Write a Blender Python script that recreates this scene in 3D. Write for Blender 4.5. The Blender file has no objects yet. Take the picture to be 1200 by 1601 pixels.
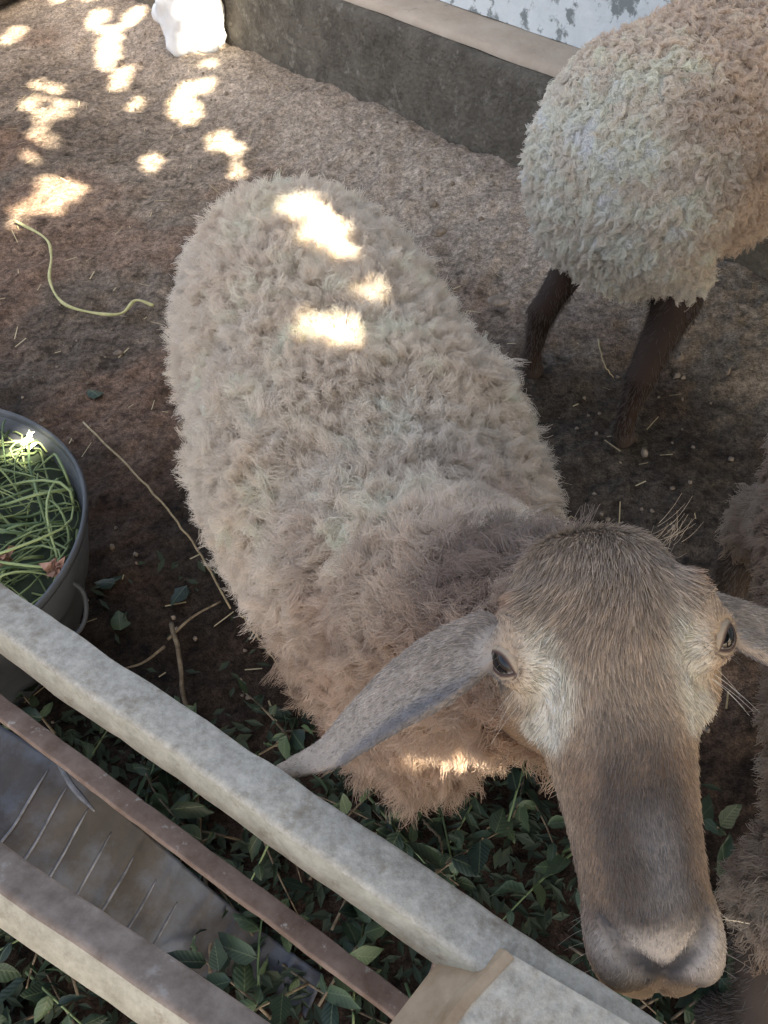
import bpy, math
import numpy as np
from mathutils import Vector
rng = np.random.default_rng(7)
scene = bpy.context.scene

# ------------------------------------------------------------------ camera
PITCH = math.radians(50.0)
CAM = np.array([0.0, 0.0, 1.40])
cam_data = bpy.data.cameras.new('camera')
cam_data.sensor_fit = 'HORIZONTAL'
cam_data.sensor_width = 36.0
cam_data.lens = 36.0
cam_data.clip_start = 0.02
cam_data.clip_end = 300.0
cam_obj = bpy.data.objects.new('camera', cam_data)
cam_obj.location = CAM
cam_obj.rotation_euler = (math.pi / 2 - PITCH, 0, 0)
scene.collection.objects.link(cam_obj)
scene.camera = cam_obj

# ------------------------------------------------------------------ light
SUN_EL = math.radians(48.0)
SUN_AZ = np.array([0.62, -0.785]); SUN_AZ /= np.linalg.norm(SUN_AZ)
SUN = np.array([SUN_AZ[0] * math.cos(SUN_EL), SUN_AZ[1] * math.cos(SUN_EL), math.sin(SUN_EL)])
world = bpy.data.worlds.new('World')
scene.world = world
world.use_nodes = True
wn = world.node_tree.nodes
sky = wn.new('ShaderNodeTexSky')
sky.sky_type = 'NISHITA'
sky.sun_disc = False
sky.sun_elevation = SUN_EL
sky.sun_rotation = math.atan2(SUN_AZ[0], SUN_AZ[1])
sky.air_density = 0.6
sky.dust_density = 4.0
sky.ozone_density = 0.3
world.node_tree.links.new(sky.outputs[0], wn['Background'].inputs[0])
wn['Background'].inputs[1].default_value = 0.085
sun_data = bpy.data.lights.new('sun', 'SUN')
sun_data.energy = 4.8
sun_data.angle = math.radians(0.48)
sun_data.color = (1.0, 0.96, 0.91)
sun_obj = bpy.data.objects.new('sun', sun_data)
sun_obj.rotation_euler = Vector((-SUN).tolist()).to_track_quat('-Z', 'Y').to_euler()
scene.collection.objects.link(sun_obj)
scene.view_settings.view_transform = 'Standard'
scene.view_settings.look = 'None'
scene.view_settings.exposure = 3.3
scene.view_settings.use_white_balance = True
scene.view_settings.white_balance_temperature = 8300
scene.view_settings.white_balance_tint = 7
scene.view_settings.gamma = 1.0
scene.cycles.use_denoising = True
scene.cycles.max_bounces = 6
scene.cycles.diffuse_bounces = 3
scene.cycles.glossy_bounces = 4
scene.cycles.transmission_bounces = 6
scene.cycles.use_adaptive_sampling = False
scene.cycles.use_light_tree = False
scene.cycles.caustics_reflective = False
scene.cycles.caustics_refractive = False
try:
    scene.cycles_curves.shape = 'RIBBONS'
    scene.cycles_curves.subdivisions = 1
except Exception:
    pass

# ------------------------------------------------------------------ helpers
RGT = np.array([1.0, 0, 0])
FWD = np.array([0, math.cos(PITCH), -math.sin(PITCH)])
UPV = np.array([0, math.sin(PITCH), math.cos(PITCH)])


def direction(u, v):
    return RGT * (u - 600) / 1200 + UPV * (800.5 - v) / 1200 + FWD


def pt(u, v, depth):
    return CAM + depth * direction(u, v)


def at(u, v, z=0.0):
    d = direction(u, v)
    return CAM + d * ((z - CAM[2]) / d[2])


def unit(a):
    a = np.asarray(a, float)
    return a / max(np.linalg.norm(a), 1e-9)


def unitn(a):
    return a / np.maximum(np.linalg.norm(a, axis=-1, keepdims=True), 1e-9)


def hash3(ix, iy, iz, seed):
    h = (ix.astype(np.int64) * 374761393 + iy.astype(np.int64) * 668265263 + iz.astype(np.int64) * 2147483647 + seed * 974711) & 0xFFFFFFFF
    h = ((h ^ (h >> 13)) * 1274126177) & 0xFFFFFFFF
    h = (h ^ (h >> 16)) & 0xFFFFFF
    return h / float(0xFFFFFF)


def vnoise(P, scale=1.0, seed=0):
    """value noise 0..1 at points P (n,3)"""
    Q = np.asarray(P) * scale
    i = np.floor(Q).astype(np.int64)
    f = Q - i
    f = f * f * (3 - 2 * f)
    r = 0
    for dx in (0, 1):
        for dy in (0, 1):
            for dz in (0, 1):
                w = (f[:, 0] if dx else 1 - f[:, 0]) * (f[:, 1] if dy else 1 - f[:, 1]) * (f[:, 2] if dz else 1 - f[:, 2])
                r = r + w * hash3(i[:, 0] + dx, i[:, 1] + dy, i[:, 2] + dz, seed)
    return r


def fbm(P, scale, seed=0, octaves=4, gain=0.5):
    a, s, tot = 0, 1.0, 0
    for k in range(octaves):
        a = a + s * vnoise(P, scale * 2 ** k, seed + k * 17)
        tot += s
        s *= gain
    return a / tot


def sstep(a, b, x):
    t = np.clip((x - a) / (b - a), 0, 1)
    return t * t * (3 - 2 * t)


def mixc(a, b, t):
    t = np.asarray(t)[..., None]
    return np.asarray(a) * (1 - t) + np.asarray(b) * t


def link(o, parent=None):
    scene.collection.objects.link(o)
    if parent is not None:
        o.parent = parent
    return o


def mesh_data(name, verts, faces, mat=None, smooth=True, col=None):
    me = bpy.data.meshes.new(name)
    verts = np.asarray(verts, np.float32)
    if isinstance(faces, np.ndarray):
        n, k = faces.shape
        me.vertices.add(len(verts))
        me.vertices.foreach_set('co', verts.ravel())
        me.loops.add(n * k)
        me.loops.foreach_set('vertex_index', faces.astype(np.int32).ravel())
        me.polygons.add(n)
        me.polygons.foreach_set('loop_start', np.arange(0, n * k, k, dtype=np.int32))
        me.update(calc_edges=True)
        me.validate()
    else:
        me.from_pydata(verts.tolist(), [], faces)
        me.update()
    if smooth:
        me.polygons.foreach_set('use_smooth', np.ones(len(me.polygons), bool))
    if col is not None:
        at_ = me.attributes.new('col', 'FLOAT_COLOR', 'POINT')
        c4 = np.ones((len(verts), 4), np.float32)
        c4[:, :3] = col
        at_.data.foreach_set('color', c4.ravel())
    if mat:
        me.materials.append(mat)
    return me


def obj(name, verts, faces, mat, parent=None, smooth=True, col=None):
    return link(bpy.data.objects.new(name, mesh_data(name, verts, faces, mat, smooth, col)), parent)


def tag(o, label=None, cat=None, group=None, kind=None):
    if label: o['label'] = label
    if cat: o['category'] = cat
    if group: o['group'] = group
    if kind: o['kind'] = kind
    return o


def thing(name, loc, label, cat, group=None):
    e = bpy.data.objects.new(name, None)
    e.empty_display_size = 0.1
    e.location = loc
    link(e)
    return tag(e, label, cat, group)


def box_mesh(size, bevel=0.0):
    """box with chamfered edges, centred"""
    sx, sy, sz = [s / 2 for s in size]
    b = bevel
    v, idx = [], {}
    for x in (-1, 1):
        for y in (-1, 1):
            for z in (-1, 1):
                for ax in range(3):
                    p = [x * (sx - b), y * (sy - b), z * (sz - b)]
                    p[ax] = (x, y, z)[ax] * (sx, sy, sz)[ax]
                    idx[(x, y, z, ax)] = len(v)
                    v.append(p)
    f = []
    for ax in range(3):
        o1, o2 = [(1, 2), (2, 0), (0, 1)][ax]
        for s in (-1, 1):
            q = []
            for a, c in ((-1, -1), (1, -1), (1, 1), (-1, 1)):
                k = [0, 0, 0]; k[ax] = s; k[o1] = a; k[o2] = c
                q.append(idx[(k[0], k[1], k[2], ax)])
            f.append(q if s > 0 else q[::-1])
    for ax in range(3):
        o1, o2 = [(1, 2), (2, 0), (0, 1)][ax]
        for a in (-1, 1):
            for c in (-1, 1):
                k0 = [0, 0, 0]; k0[ax] = -1; k0[o1] = a; k0[o2] = c
                k1 = list(k0); k1[ax] = 1
                q = [idx[(*k0, o1)], idx[(*k1, o1)], idx[(*k1, o2)], idx[(*k0, o2)]]
                f.append(q if a * c < 0 else q[::-1])
    for x in (-1, 1):
        for y in (-1, 1):
            for z in (-1, 1):
                q = [idx[(x, y, z, 0)], idx[(x, y, z, 1)], idx[(x, y, z, 2)]]
                f.append(q if x * y * z > 0 else q[::-1])
    return np.array(v), f


def tube(path, radii, seg=8, flat=1.0, cap=True):
    """round tube along a path; returns verts, quads list"""
    path = np.asarray(path, float)
    n = len(path)
    radii = np.broadcast_to(np.asarray(radii, float), (n,))
    T = unitn(np.gradient(path, axis=0))
    up = np.array([0, 0, 1.0]) if abs(T[0][2]) < 0.9 else np.array([1.0, 0, 0])
    V = []
    for i in range(n):
        a = unit(np.cross(up, T[i]))
        b = np.cross(T[i], a)
        up = b
        for k in range(seg):
            th = 2 * math.pi * k / seg
            V.append(path[i] + radii[i] * (a * math.cos(th) + b * flat * math.sin(th)))
    F = []
    for i in range(n - 1):
        for k in range(seg):
            k2 = (k + 1) % seg
            F.append([i * seg + k, i * seg + k2, (i + 1) * seg + k2, (i + 1) * seg + k])
    if cap:
        F.append(list(range(seg))[::-1])
        F.append([(n - 1) * seg + k for k in range(seg)])
    return np.array(V), F


def spline(pts, n):
    """Catmull-Rom through pts, n samples"""
    P = np.asarray(pts, float)
    P = np.vstack([2 * P[0] - P[1], P, 2 * P[-1] - P[-2]])
    m = len(P) - 3
    t = np.linspace(0, m, n)
    i = np.minimum(t.astype(int), m - 1)
    f = (t - i)[:, None]
    a, b, c, d = P[i], P[i + 1], P[i + 2], P[i + 3]
    return 0.5 * (2 * b + (c - a) * f + (2 * a - 5 * b + 4 * c - d) * f ** 2 + (3 * b - a - 3 * c + d) * f ** 3)


class Geo:
    def __init__(self):
        self.v, self.f, self.n = [], [], 0

    def add(self, v, f):
        self.v.append(np.asarray(v, float))
        self.f += [[i + self.n for i in q] for q in f]
        self.n += len(v)

    def build(self, name, mat, parent=None, smooth=True):
        return obj(name, np.vstack(self.v), self.f, mat, parent, smooth)


# ------------------------------------------------------------------ materials
def node_mat(name):
    m = bpy.data.materials.new(name)
    m.use_nodes = True
    nt = m.node_tree
    return m, nt, nt.nodes['Principled BSDF']


def noise_mat(name, c1, c2, scale=8, rough=0.8, bump=0.2, bscale=60, detail=6, c3=None, s3=3, t3=(0.55, 0.7), metallic=0.0, lo=0.35, hi=0.65, spec=0.3, bdist=0.004, coat=0.0, nrough=0.65):
    m, nt, bs = node_mat(name)
    N, Lk = nt.nodes, nt.links
    tc = N.new('ShaderNodeTexCoord')
    nz = N.new('ShaderNodeTexNoise'); nz.inputs['Scale'].default_value = scale; nz.inputs['Detail'].default_value = detail
    nz.inputs['Roughness'].default_value = nrough
    Lk.new(tc.outputs['Object'], nz.inputs['Vector'])
    cr = N.new('ShaderNodeValToRGB')
    cr.color_ramp.elements[0].position = lo; cr.color_ramp.elements[0].color = (*c1, 1)
    cr.color_ramp.elements[1].position = hi; cr.color_ramp.elements[1].color = (*c2, 1)
    Lk.new(nz.outputs['Fac'], cr.inputs['Fac'])
    out = cr.outputs['Color']
    if c3 is not None:
        n3 = N.new('ShaderNodeTexNoise'); n3.inputs['Scale'].default_value = s3; n3.inputs['Detail'].default_value = 8
        n3.inputs['Roughness'].default_value = 0.7
        Lk.new(tc.outputs['Object'], n3.inputs['Vector'])
        r3 = N.new('ShaderNodeMapRange'); r3.inputs['From Min'].default_value = t3[0]; r3.inputs['From Max'].default_value = t3[1]
        Lk.new(n3.outputs['Fac'], r3.inputs['Value'])
        mx = N.new('ShaderNodeMix'); mx.data_type = 'RGBA'
        Lk.new(r3.outputs[0], mx.inputs[0]); Lk.new(out, mx.inputs[6]); mx.inputs[7].default_value = (*c3, 1)
        out = mx.outputs[2]
    Lk.new(out, bs.inputs['Base Color'])
    bs.inputs['Roughness'].default_value = rough
    bs.inputs['Metallic'].default_value = metallic
    bs.inputs['Specular IOR Level'].default_value = spec
    bs.inputs['Coat Weight'].default_value = coat
    if bump:
        nb = N.new('ShaderNodeTexNoise'); nb.inputs['Scale'].default_value = bscale; nb.inputs['Detail'].default_value = 5
        Lk.new(tc.outputs['Object'], nb.inputs['Vector'])
        bp = N.new('ShaderNodeBump'); bp.inputs['Strength'].default_value = bump; bp.inputs['Distance'].default_value = bdist
        Lk.new(nb.outputs['Fac'], bp.inputs['Height']); Lk.new(bp.outputs[0], bs.inputs['Normal'])
    return m


def attr_mat(name, rough=0.7, spec=0.3, bump=0.0, bscale=200, sub=0.0, speck=False):
    m, nt, bs = node_mat(name)
    a = nt.nodes.new('ShaderNodeAttribute'); a.attribute_name = 'col'
    nt.links.new(a.outputs['Color'], bs.inputs['Base Color'])
    if speck:
        # crumbs of paler and darker soil
        tc = nt.nodes.new('ShaderNodeTexCoord'); out = a.outputs['Color']
        for sc_, lo_, hi_ in ((70, 0.55, 1.45), (230, 0.6, 1.4)):
            nb = nt.nodes.new('ShaderNodeTexNoise'); nb.inputs['Scale'].default_value = sc_; nb.inputs['Detail'].default_value = 5; nb.inputs['Roughness'].default_value = 0.7
            nt.links.new(tc.outputs['Object'], nb.inputs['Vector'])
            mr = nt.nodes.new('ShaderNodeMapRange'); mr.inputs['From Min'].default_value = 0.36; mr.inputs['From Max'].default_value = 0.64
            mr.inputs['To Min'].default_value = lo_; mr.inputs['To Max'].default_value = hi_
            nt.links.new(nb.outputs['Fac'], mr.inputs['Value'])
            mx = nt.nodes.new('ShaderNodeVectorMath'); mx.operation = 'SCALE'
            nt.links.new(out, mx.inputs[0]); nt.links.new(mr.outputs[0], mx.inputs['Scale'])
            out = mx.outputs[0]
        nt.links.new(out, bs.inputs['Base Color'])
    bs.inputs['Roughness'].default_value = rough
    bs.inputs['Specular IOR Level'].default_value = spec
    if bump:
        tc = nt.nodes.new('ShaderNodeTexCoord')
        nb = nt.nodes.new('ShaderNodeTexNoise'); nb.inputs['Scale'].default_value = bscale; nb.inputs['Detail'].default_value = 4
        nt.links.new(tc.outputs['Object'], nb.inputs['Vector'])
        bp = nt.nodes.new('ShaderNodeBump'); bp.inputs['Strength'].default_value = bump; bp.inputs['Distance'].default_value = 0.003
        nt.links.new(nb.outputs['Fac'], bp.inputs['Height']); nt.links.new(bp.outputs[0], bs.inputs['Normal'])
    return m


def hair_mat(name, rough=0.45, trans=0.3, gloss=0.06):
    """fibre: soft diffuse body, some light through the fibre, faint sheen"""
    m = bpy.data.materials.new(name)
    m.use_nodes = True
    nt = m.node_tree
    nt.nodes.clear()
    out = nt.nodes.new('ShaderNodeOutputMaterial')
    a = nt.nodes.new('ShaderNodeAttribute'); a.attribute_name = 'col'
    d = nt.nodes.new('ShaderNodeBsdfDiffuse'); t = nt.nodes.new('ShaderNodeBsdfTranslucent')
    h = nt.nodes.new('ShaderNodeBsdfHair'); h.component = 'Reflection'
    h.inputs['RoughnessU'].default_value = rough; h.inputs['RoughnessV'].default_value = 1.0
    nt.links.new(a.outputs['Color'], d.inputs['Color']); nt.links.new(a.outputs['Color'], t.inputs['Color'])
    m1 = nt.nodes.new('ShaderNodeMixShader'); m1.inputs[0].default_value = trans
    nt.links.new(d.outputs[0], m1.inputs[1]); nt.links.new(t.outputs[0], m1.inputs[2])
    m2 = nt.nodes.new('ShaderNodeMixShader'); m2.inputs[0].default_value = gloss
    nt.links.new(m1.outputs[0], m2.inputs[1]); nt.links.new(h.outputs[0], m2.inputs[2])
    nt.links.new(m2.outputs[0], out.inputs['Surface'])
    return m


M = {}
M['dirt'] = attr_mat('dirt', 0.95, 0.15, 1.0, 210, speck=True)
M['clod'] = noise_mat('clod', (0.13, 0.105, 0.085), (0.30, 0.25, 0.205), 30, 0.95, 0.5, 150)
M['straw'] = noise_mat('straw', (0.30, 0.24, 0.14), (0.48, 0.40, 0.26), 20, 0.8, 0)
M['plinth'] = noise_mat('plinth_concrete', (0.070, 0.061, 0.050), (0.165, 0.148, 0.122), 9, 0.95, 0.9, 60, 10, (0.27, 0.25, 0.215), 16, (0.56, 0.72), bdist=0.015, nrough=0.8)
M['ledge'] = noise_mat('ledge_plaster', (0.40, 0.32, 0.25), (0.52, 0.44, 0.36), 4, 0.95, 0.4, 40, c3=(0.22, 0.19, 0.16), s3=11, t3=(0.62, 0.75), bdist=0.01)
M['limewash'] = noise_mat('limewash', (0.62, 0.68, 0.70), (0.74, 0.78, 0.79), 6, 0.9, 0.5, 30, 8, (0.24, 0.27, 0.27), 9, (0.52, 0.57), bdist=0.01)
M['galv'] = noise_mat('weathered_galvanised', (0.285, 0.262, 0.222), (0.55, 0.515, 0.45), 110, 0.62, 0.6, 150, 10, (0.20, 0.155, 0.11), 26, (0.54, 0.70), spec=0.3, bdist=0.002, nrough=0.8)
M['cream'] = noise_mat('cream_paint', (0.30, 0.28, 0.225), (0.52, 0.495, 0.41), 60, 0.6, 0.5, 150, 10, (0.20, 0.155, 0.11), 28, (0.55, 0.70), bdist=0.0015, nrough=0.8)
M['rust'] = noise_mat('rusty_flat_bar', (0.13, 0.085, 0.065), (0.235, 0.175, 0.145), 25, 0.85, 0.5, 140, 8, (0.36, 0.34, 0.31), 60, (0.60, 0.68), bdist=0.0015)
M['mauve'] = noise_mat('primer_brown', (0.165, 0.127, 0.105), (0.30, 0.245, 0.21), 60, 0.75, 0.5, 150, 9, (0.36, 0.33, 0.30), 30, (0.6, 0.7), bdist=0.0015)
M['sheet'] = noise_mat('dark_sheet_metal', (0.016, 0.014, 0.014), (0.046, 0.040, 0.038), 7, 0.6, 0.25, 50, 7, (0.065, 0.085, 0.118), 6, (0.46, 0.66), metallic=0.1, spec=0.5, bdist=0.003)
M['tin'] = noise_mat('bent_tin', (0.07, 0.072, 0.08), (0.19, 0.195, 0.21), 40, 0.45, 0.3, 150, metallic=0.4, spec=0.5, bdist=0.001)
M['tanrust'] = noise_mat('rusty_tan_paint', (0.26, 0.17, 0.10), (0.42, 0.31, 0.21), 30, 0.75, 0.4, 150, bdist=0.001)
M['tub'] = noise_mat('tub_plastic', (0.045, 0.052, 0.06), (0.09, 0.10, 0.115), 6, 0.5, 0.15, 70, spec=0.4)
M['rubber'] = noise_mat('worn_rubber', (0.05, 0.048, 0.045), (0.12, 0.115, 0.11), 8, 0.8, 0.3, 60)
M['twig'] = noise_mat('twig_bark', (0.10, 0.075, 0.05), (0.24, 0.19, 0.13), 60, 0.9, 0.5, 200)
M['paletwig'] = noise_mat('pale_twig', (0.26, 0.20, 0.12), (0.40, 0.32, 0.2), 60, 0.85, 0.3, 200)
M['cord'] = noise_mat('yellow_green_cord', (0.32, 0.33, 0.15), (0.48, 0.46, 0.26), 40, 0.7, 0.2, 200)
M['bark'] = noise_mat('tree_bark', (0.09, 0.07, 0.05), (0.2, 0.16, 0.12), 12, 0.95, 0.8, 40)
M['bag'] = noise_mat('white_plastic', (0.62, 0.66, 0.70), (0.78, 0.80, 0.82), 8, 0.4, 0.2, 40, spec=0.5)
M['keratin'] = noise_mat('hoof', (0.03, 0.025, 0.02), (0.08, 0.06, 0.05), 30, 0.6, 0.3, 120)
M['petal'] = noise_mat('wilted_flower', (0.22, 0.12, 0.09), (0.40, 0.24, 0.19), 50, 0.8, 0)
M['whiteflower'] = noise_mat('pale_flower', (0.72, 0.76, 0.55), (0.82, 0.84, 0.68), 50, 0.7, 0)
M['skin'] = attr_mat('sheep_skin', 0.75, 0.25, 0.25, 500)
M['wool'] = hair_mat('wool_fibre', 0.6, 0.45, 0.03)
M['fur'] = hair_mat('short_hair', 0.3, 0.25, 0.12)


def leaf_mat(name, c1, c2, rough=0.5, veins=False):
    m, nt, bs = node_mat(name)
    N, Lk = nt.nodes, nt.links
    oi = N.new('ShaderNodeObjectInfo')
    tc = N.new('ShaderNodeTexCoord')
    nz = N.new('ShaderNodeTexNoise'); nz.inputs['Scale'].default_value = 35; nz.inputs['Detail'].default_value = 4
    Lk.new(tc.outputs['Object'], nz.inputs['Vector'])
    ad = N.new('ShaderNodeMath'); ad.operation = 'MULTIPLY_ADD'; ad.inputs[1].default_value = 0.45
    Lk.new(nz.outputs['Fac'], ad.inputs[0])
    ml = N.new('ShaderNodeMath'); ml.operation = 'MULTIPLY'; ml.inputs[1].default_value = 0.7
    Lk.new(oi.outputs['Random'], ml.inputs[0]); Lk.new(ml.outputs[0], ad.inputs[2])
    cr = N.new('ShaderNodeValToRGB')
    cr.color_ramp.elements[0].position = 0.15; cr.color_ramp.elements[0].color = (*c1, 1)
    cr.color_ramp.elements[1].position = 0.95; cr.color_ramp.elements[1].color = (*c2, 1)
    Lk.new(ad.outputs[0], cr.inputs['Fac'])
    # paler midrib and side veins from the leaf's own coordinates
    sx = N.new('ShaderNodeSeparateXYZ'); Lk.new(tc.outputs['Object'], sx.inputs[0])
    ab = N.new('ShaderNodeMath'); ab.operation = 'ABSOLUTE'; Lk.new(sx.outputs[0], ab.inputs[0])
    mr = N.new('ShaderNodeMapRange'); mr.inputs['From Min'].default_value = 0.0016; mr.inputs['From Max'].default_value = 0.0004
    Lk.new(ab.outputs[0], mr.inputs['Value'])
    vy = N.new('ShaderNodeMath'); vy.operation = 'MULTIPLY_ADD'; vy.inputs[1].default_value = -0.9
    Lk.new(ab.outputs[0], vy.inputs[0]); Lk.new(sx.outputs[1], vy.inputs[2])
    sn = N.new('ShaderNodeMath'); sn.operation = 'SINE'
    sc_ = N.new('ShaderNodeMath'); sc_.operation = 'MULTIPLY'; sc_.inputs[1].default_value = 700.0
    Lk.new(vy.outputs[0], sc_.inputs[0]); Lk.new(sc_.outputs[0], sn.inputs[0])
    bp = N.new('ShaderNodeBump'); bp.inputs['Strength'].default_value = 0.18; bp.inputs['Distance'].default_value = 0.0010
    Lk.new(sn.outputs[0], bp.inputs['Height'])
    mx = N.new('ShaderNodeMix'); mx.data_type = 'RGBA'
    mf = N.new('ShaderNodeMath'); mf.operation = 'MULTIPLY'; mf.inputs[1].default_value = 0.55 if veins else 0.0
    Lk.new(mr.outputs[0], mf.inputs[0]); Lk.new(mf.outputs[0], mx.inputs[0])
    Lk.new(cr.outputs['Color'], mx.inputs[6]); mx.inputs[7].default_value = (c2[0] * 2, c2[1] * 1.6, c2[2] * 1.7, 1)
    Lk.new(mx.outputs[2], bs.inputs['Base Color'])
    if veins: Lk.new(bp.outputs[0], bs.inputs['Normal'])
    bs.inputs['Roughness'].default_value = rough
    bs.inputs['Specular IOR Level'].default_value = 0.35
    return m


M['leaf'] = leaf_mat('fodder_leaf', (0.008, 0.021, 0.015), (0.062, 0.098, 0.050), 0.5, True)
M['litter'] = leaf_mat('leaf_litter', (0.015, 0.028, 0.018), (0.05, 0.07, 0.04), 0.7)
M['stem'] = leaf_mat('green_stem', (0.045, 0.095, 0.045), (0.26, 0.33, 0.15), 0.5)
M['crown'] = leaf_mat('crown_leaf', (0.03, 0.07, 0.02), (0.07, 0.13, 0.04))


# ------------------------------------------------------------------ implicit surfaces
class Field:
    def __init__(self, lo, hi, h):
        self.lo, self.h = np.asarray(lo, float), h
        self.shape = tuple(int(math.ceil((b - a) / h)) + 1 for a, b in zip(lo, hi))
        self.a = np.full(self.shape, 0.2, np.float32)
        self.ax = [(self.lo[i] + h * np.arange(self.shape[i])).astype(np.float32) for i in range(3)]

    def window(self, lo, hi):
        s = []
        for i in range(3):
            i0 = max(0, int((lo[i] - self.lo[i]) / self.h)); i1 = min(self.shape[i], int((hi[i] - self.lo[i]) / self.h) + 2)
            s.append(slice(i0, max(i0, i1)))
        X = self.ax[0][s[0]][:, None, None]; Y = self.ax[1][s[1]][None, :, None]; Z = self.ax[2][s[2]][None, None, :]
        return tuple(s), X, Y, Z

    def union(self, d, s, k):
        a = self.a[s]
        if k > 0:
            hh = np.maximum(k - np.abs(a - d), 0) / k
            self.a[s] = np.minimum(a, d) - hh * hh * (k * 0.25)
        else:
            self.a[s] = np.minimum(a, d)

    def carve(self, d, s, k):
        a = self.a[s]; d = -d
        hh = np.maximum(k - np.abs(a - d), 0) / k
        self.a[s] = np.maximum(a, d) + hh * hh * (k * 0.25)

    def ellipsoid(self, c, r, axes=None, k=0.03, cut=False):
        c = np.asarray(c, float); r = np.asarray(r, float)
        axes = np.eye(3) if axes is None else np.asarray(axes)
        ext = np.sqrt(((axes * r[:, None]) ** 2).sum(0)) + k + 2 * self.h
        s, X, Y, Z = self.window(c - ext, c + ext)
        X = X - np.float32(c[0]); Y = Y - np.float32(c[1]); Z = Z - np.float32(c[2])
        k0 = 0; k1 = 0
        for i in range(3):
            q = (X * np.float32(axes[i][0]) + Y * np.float32(axes[i][1]) + Z * np.float32(axes[i][2])) / np.float32(r[i])
            k0 = k0 + q * q
            q = q / np.float32(r[i])
            k1 = k1 + q * q
        k0 = np.sqrt(k0); k1 = np.sqrt(k1)
        d = k0 * (k0 - 1) / np.maximum(k1, 1e-6)
        (self.carve if cut else self.union)(d, s, k)

    def cone(self, a, b, ra, rb, k=0.03, cut=False):
        a = np.asarray(a, float); b = np.asarray(b, float)
        m = max(ra, rb) + k + 2 * self.h
        s, X, Y, Z = self.window(np.minimum(a, b) - m, np.maximum(a, b) + m)
        ab = b - a; l2 = float(ab @ ab)
        X = X - np.float32(a[0]); Y = Y - np.float32(a[1]); Z = Z - np.float32(a[2])
        t = np.clip((X * np.float32(ab[0]) + Y * np.float32(ab[1]) + Z * np.float32(ab[2])) / np.float32(l2), 0, 1)
        d = np.sqrt((X - t * np.float32(ab[0])) ** 2 + (Y - t * np.float32(ab[1])) ** 2 + (Z - t * np.float32(ab[2])) ** 2) - (ra + (rb - ra) * t)
        (self.carve if cut else self.union)(d.astype(np.float32), s, k)

    def chain(self, P, R, k=0.02, kfirst=None, cut=False):
        for i in range(len(P) - 1):
            self.cone(P[i], P[i + 1], R[i], R[i + 1], kfirst if (i == 0 and kfirst) else k, cut)

    def mesh(self):
        """surface nets"""
        a = self.a
        ins = a < 0
        cnt = np.zeros(tuple(n - 1 for n in self.shape), np.uint8)
        for dx in (0, 1):
            for dy in (0, 1):
                for dz in (0, 1):
                    cnt += ins[dx:dx + cnt.shape[0], dy:dy + cnt.shape[1], dz:dz + cnt.shape[2]]
        act = (cnt > 0) & (cnt < 8)
        cells = np.argwhere(act)
        idx = np.full(cnt.shape, -1, np.int32)
        idx[act] = np.arange(len(cells))
        acc = np.zeros((len(cells), 3)); n = np.zeros(len(cells))
        corner = [(x, y, z) for x in (0, 1) for y in (0, 1) for z in (0, 1)]
        val = {c: a[cells[:, 0] + c[0], cells[:, 1] + c[1], cells[:, 2] + c[2]].astype(float) for c in corner}
        for c in corner:
            for ax in range(3):
                if c[ax] == 0:
                    d = list(c); d[ax] = 1; d = tuple(d)
                    v0, v1 = val[c], val[d]
                    cross = (v0 < 0) != (v1 < 0)
                    t = np.where(cross, v0 / np.where(cross, v0 - v1, 1), 0)
                    p = np.tile(np.array(c, float), (len(cells), 1)); p[:, ax] += t
                    acc += np.where(cross[:, None], p, 0); n += cross
        V = self.lo + self.h * (cells + acc / n[:, None])
        quads = []
        for ax in range(3):
            o1, o2 = [(1, 2), (2, 0), (0, 1)][ax]
            sl0 = [slice(None)] * 3; sl1 = [slice(None)] * 3
            sl0[ax] = slice(0, -1); sl1[ax] = slice(1, None)
            i0, i1 = ins[tuple(sl0)], ins[tuple(sl1)]
            e = np.argwhere(i0 != i1)
            ok = (e[:, o1] > 0) & (e[:, o2] > 0) & (e[:, o1] < self.shape[o1] - 1) & (e[:, o2] < self.shape[o2] - 1)
            e = e[ok]
            flip = i0[e[:, 0], e[:, 1], e[:, 2]]
            q = []
            for da, db in ((-1, -1), (0, -1), (0, 0), (-1, 0)):
                c = e.copy(); c[:, o1] += da; c[:, o2] += db
                q.append(idx[c[:, 0], c[:, 1], c[:, 2]])
            q = np.stack(q, 1)
            q[~flip] = q[~flip][:, ::-1]
            quads.append(q)
        return V, np.vstack(quads)


def sample_mesh(V, Q, dens, n):
    """n random surface points; dens = per-vertex weight. returns points, normals"""
    T = np.vstack([Q[:, [0, 1, 2]], Q[:, [0, 2, 3]]])
    A, B, C = V[T[:, 0]], V[T[:, 1]], V[T[:, 2]]
    cr = np.cross(B - A, C - A)
    area = np.linalg.norm(cr, axis=1) / 2
    w = area * dens[T].mean(1)
    cum = np.cumsum(w); cum /= cum[-1]
    k = np.minimum(np.searchsorted(cum, rng.random(n)), len(T) - 1)
    u, v = rng.random(n), rng.random(n)
    fl = u + v > 1
    u[fl], v[fl] = 1 - u[fl], 1 - v[fl]
    P = A[k] + (B[k] - A[k]) * u[:, None] + (C[k] - A[k]) * v[:, None]
    return P, T[k]


def vert_normals(V, Q):
    n = np.cross(V[Q[:, 2]] - V[Q[:, 0]], V[Q[:, 3]] - V[Q[:, 1]])
    N = np.zeros_like(V)
    for i in range(4):
        for c in range(3):
            N[:, c] += np.bincount(Q[:, i], n[:, c], len(V))
    return unitn(N)


def smooth_normals(V, Q, N, it=3):
    for _ in range(it):
        S = np.zeros_like(N)
        m = N[Q].mean(1)
        for i in range(4):
            for c in range(3):
                S[:, c] += np.bincount(Q[:, i], m[:, c], len(V))
        N = unitn(S)
    return N


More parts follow.
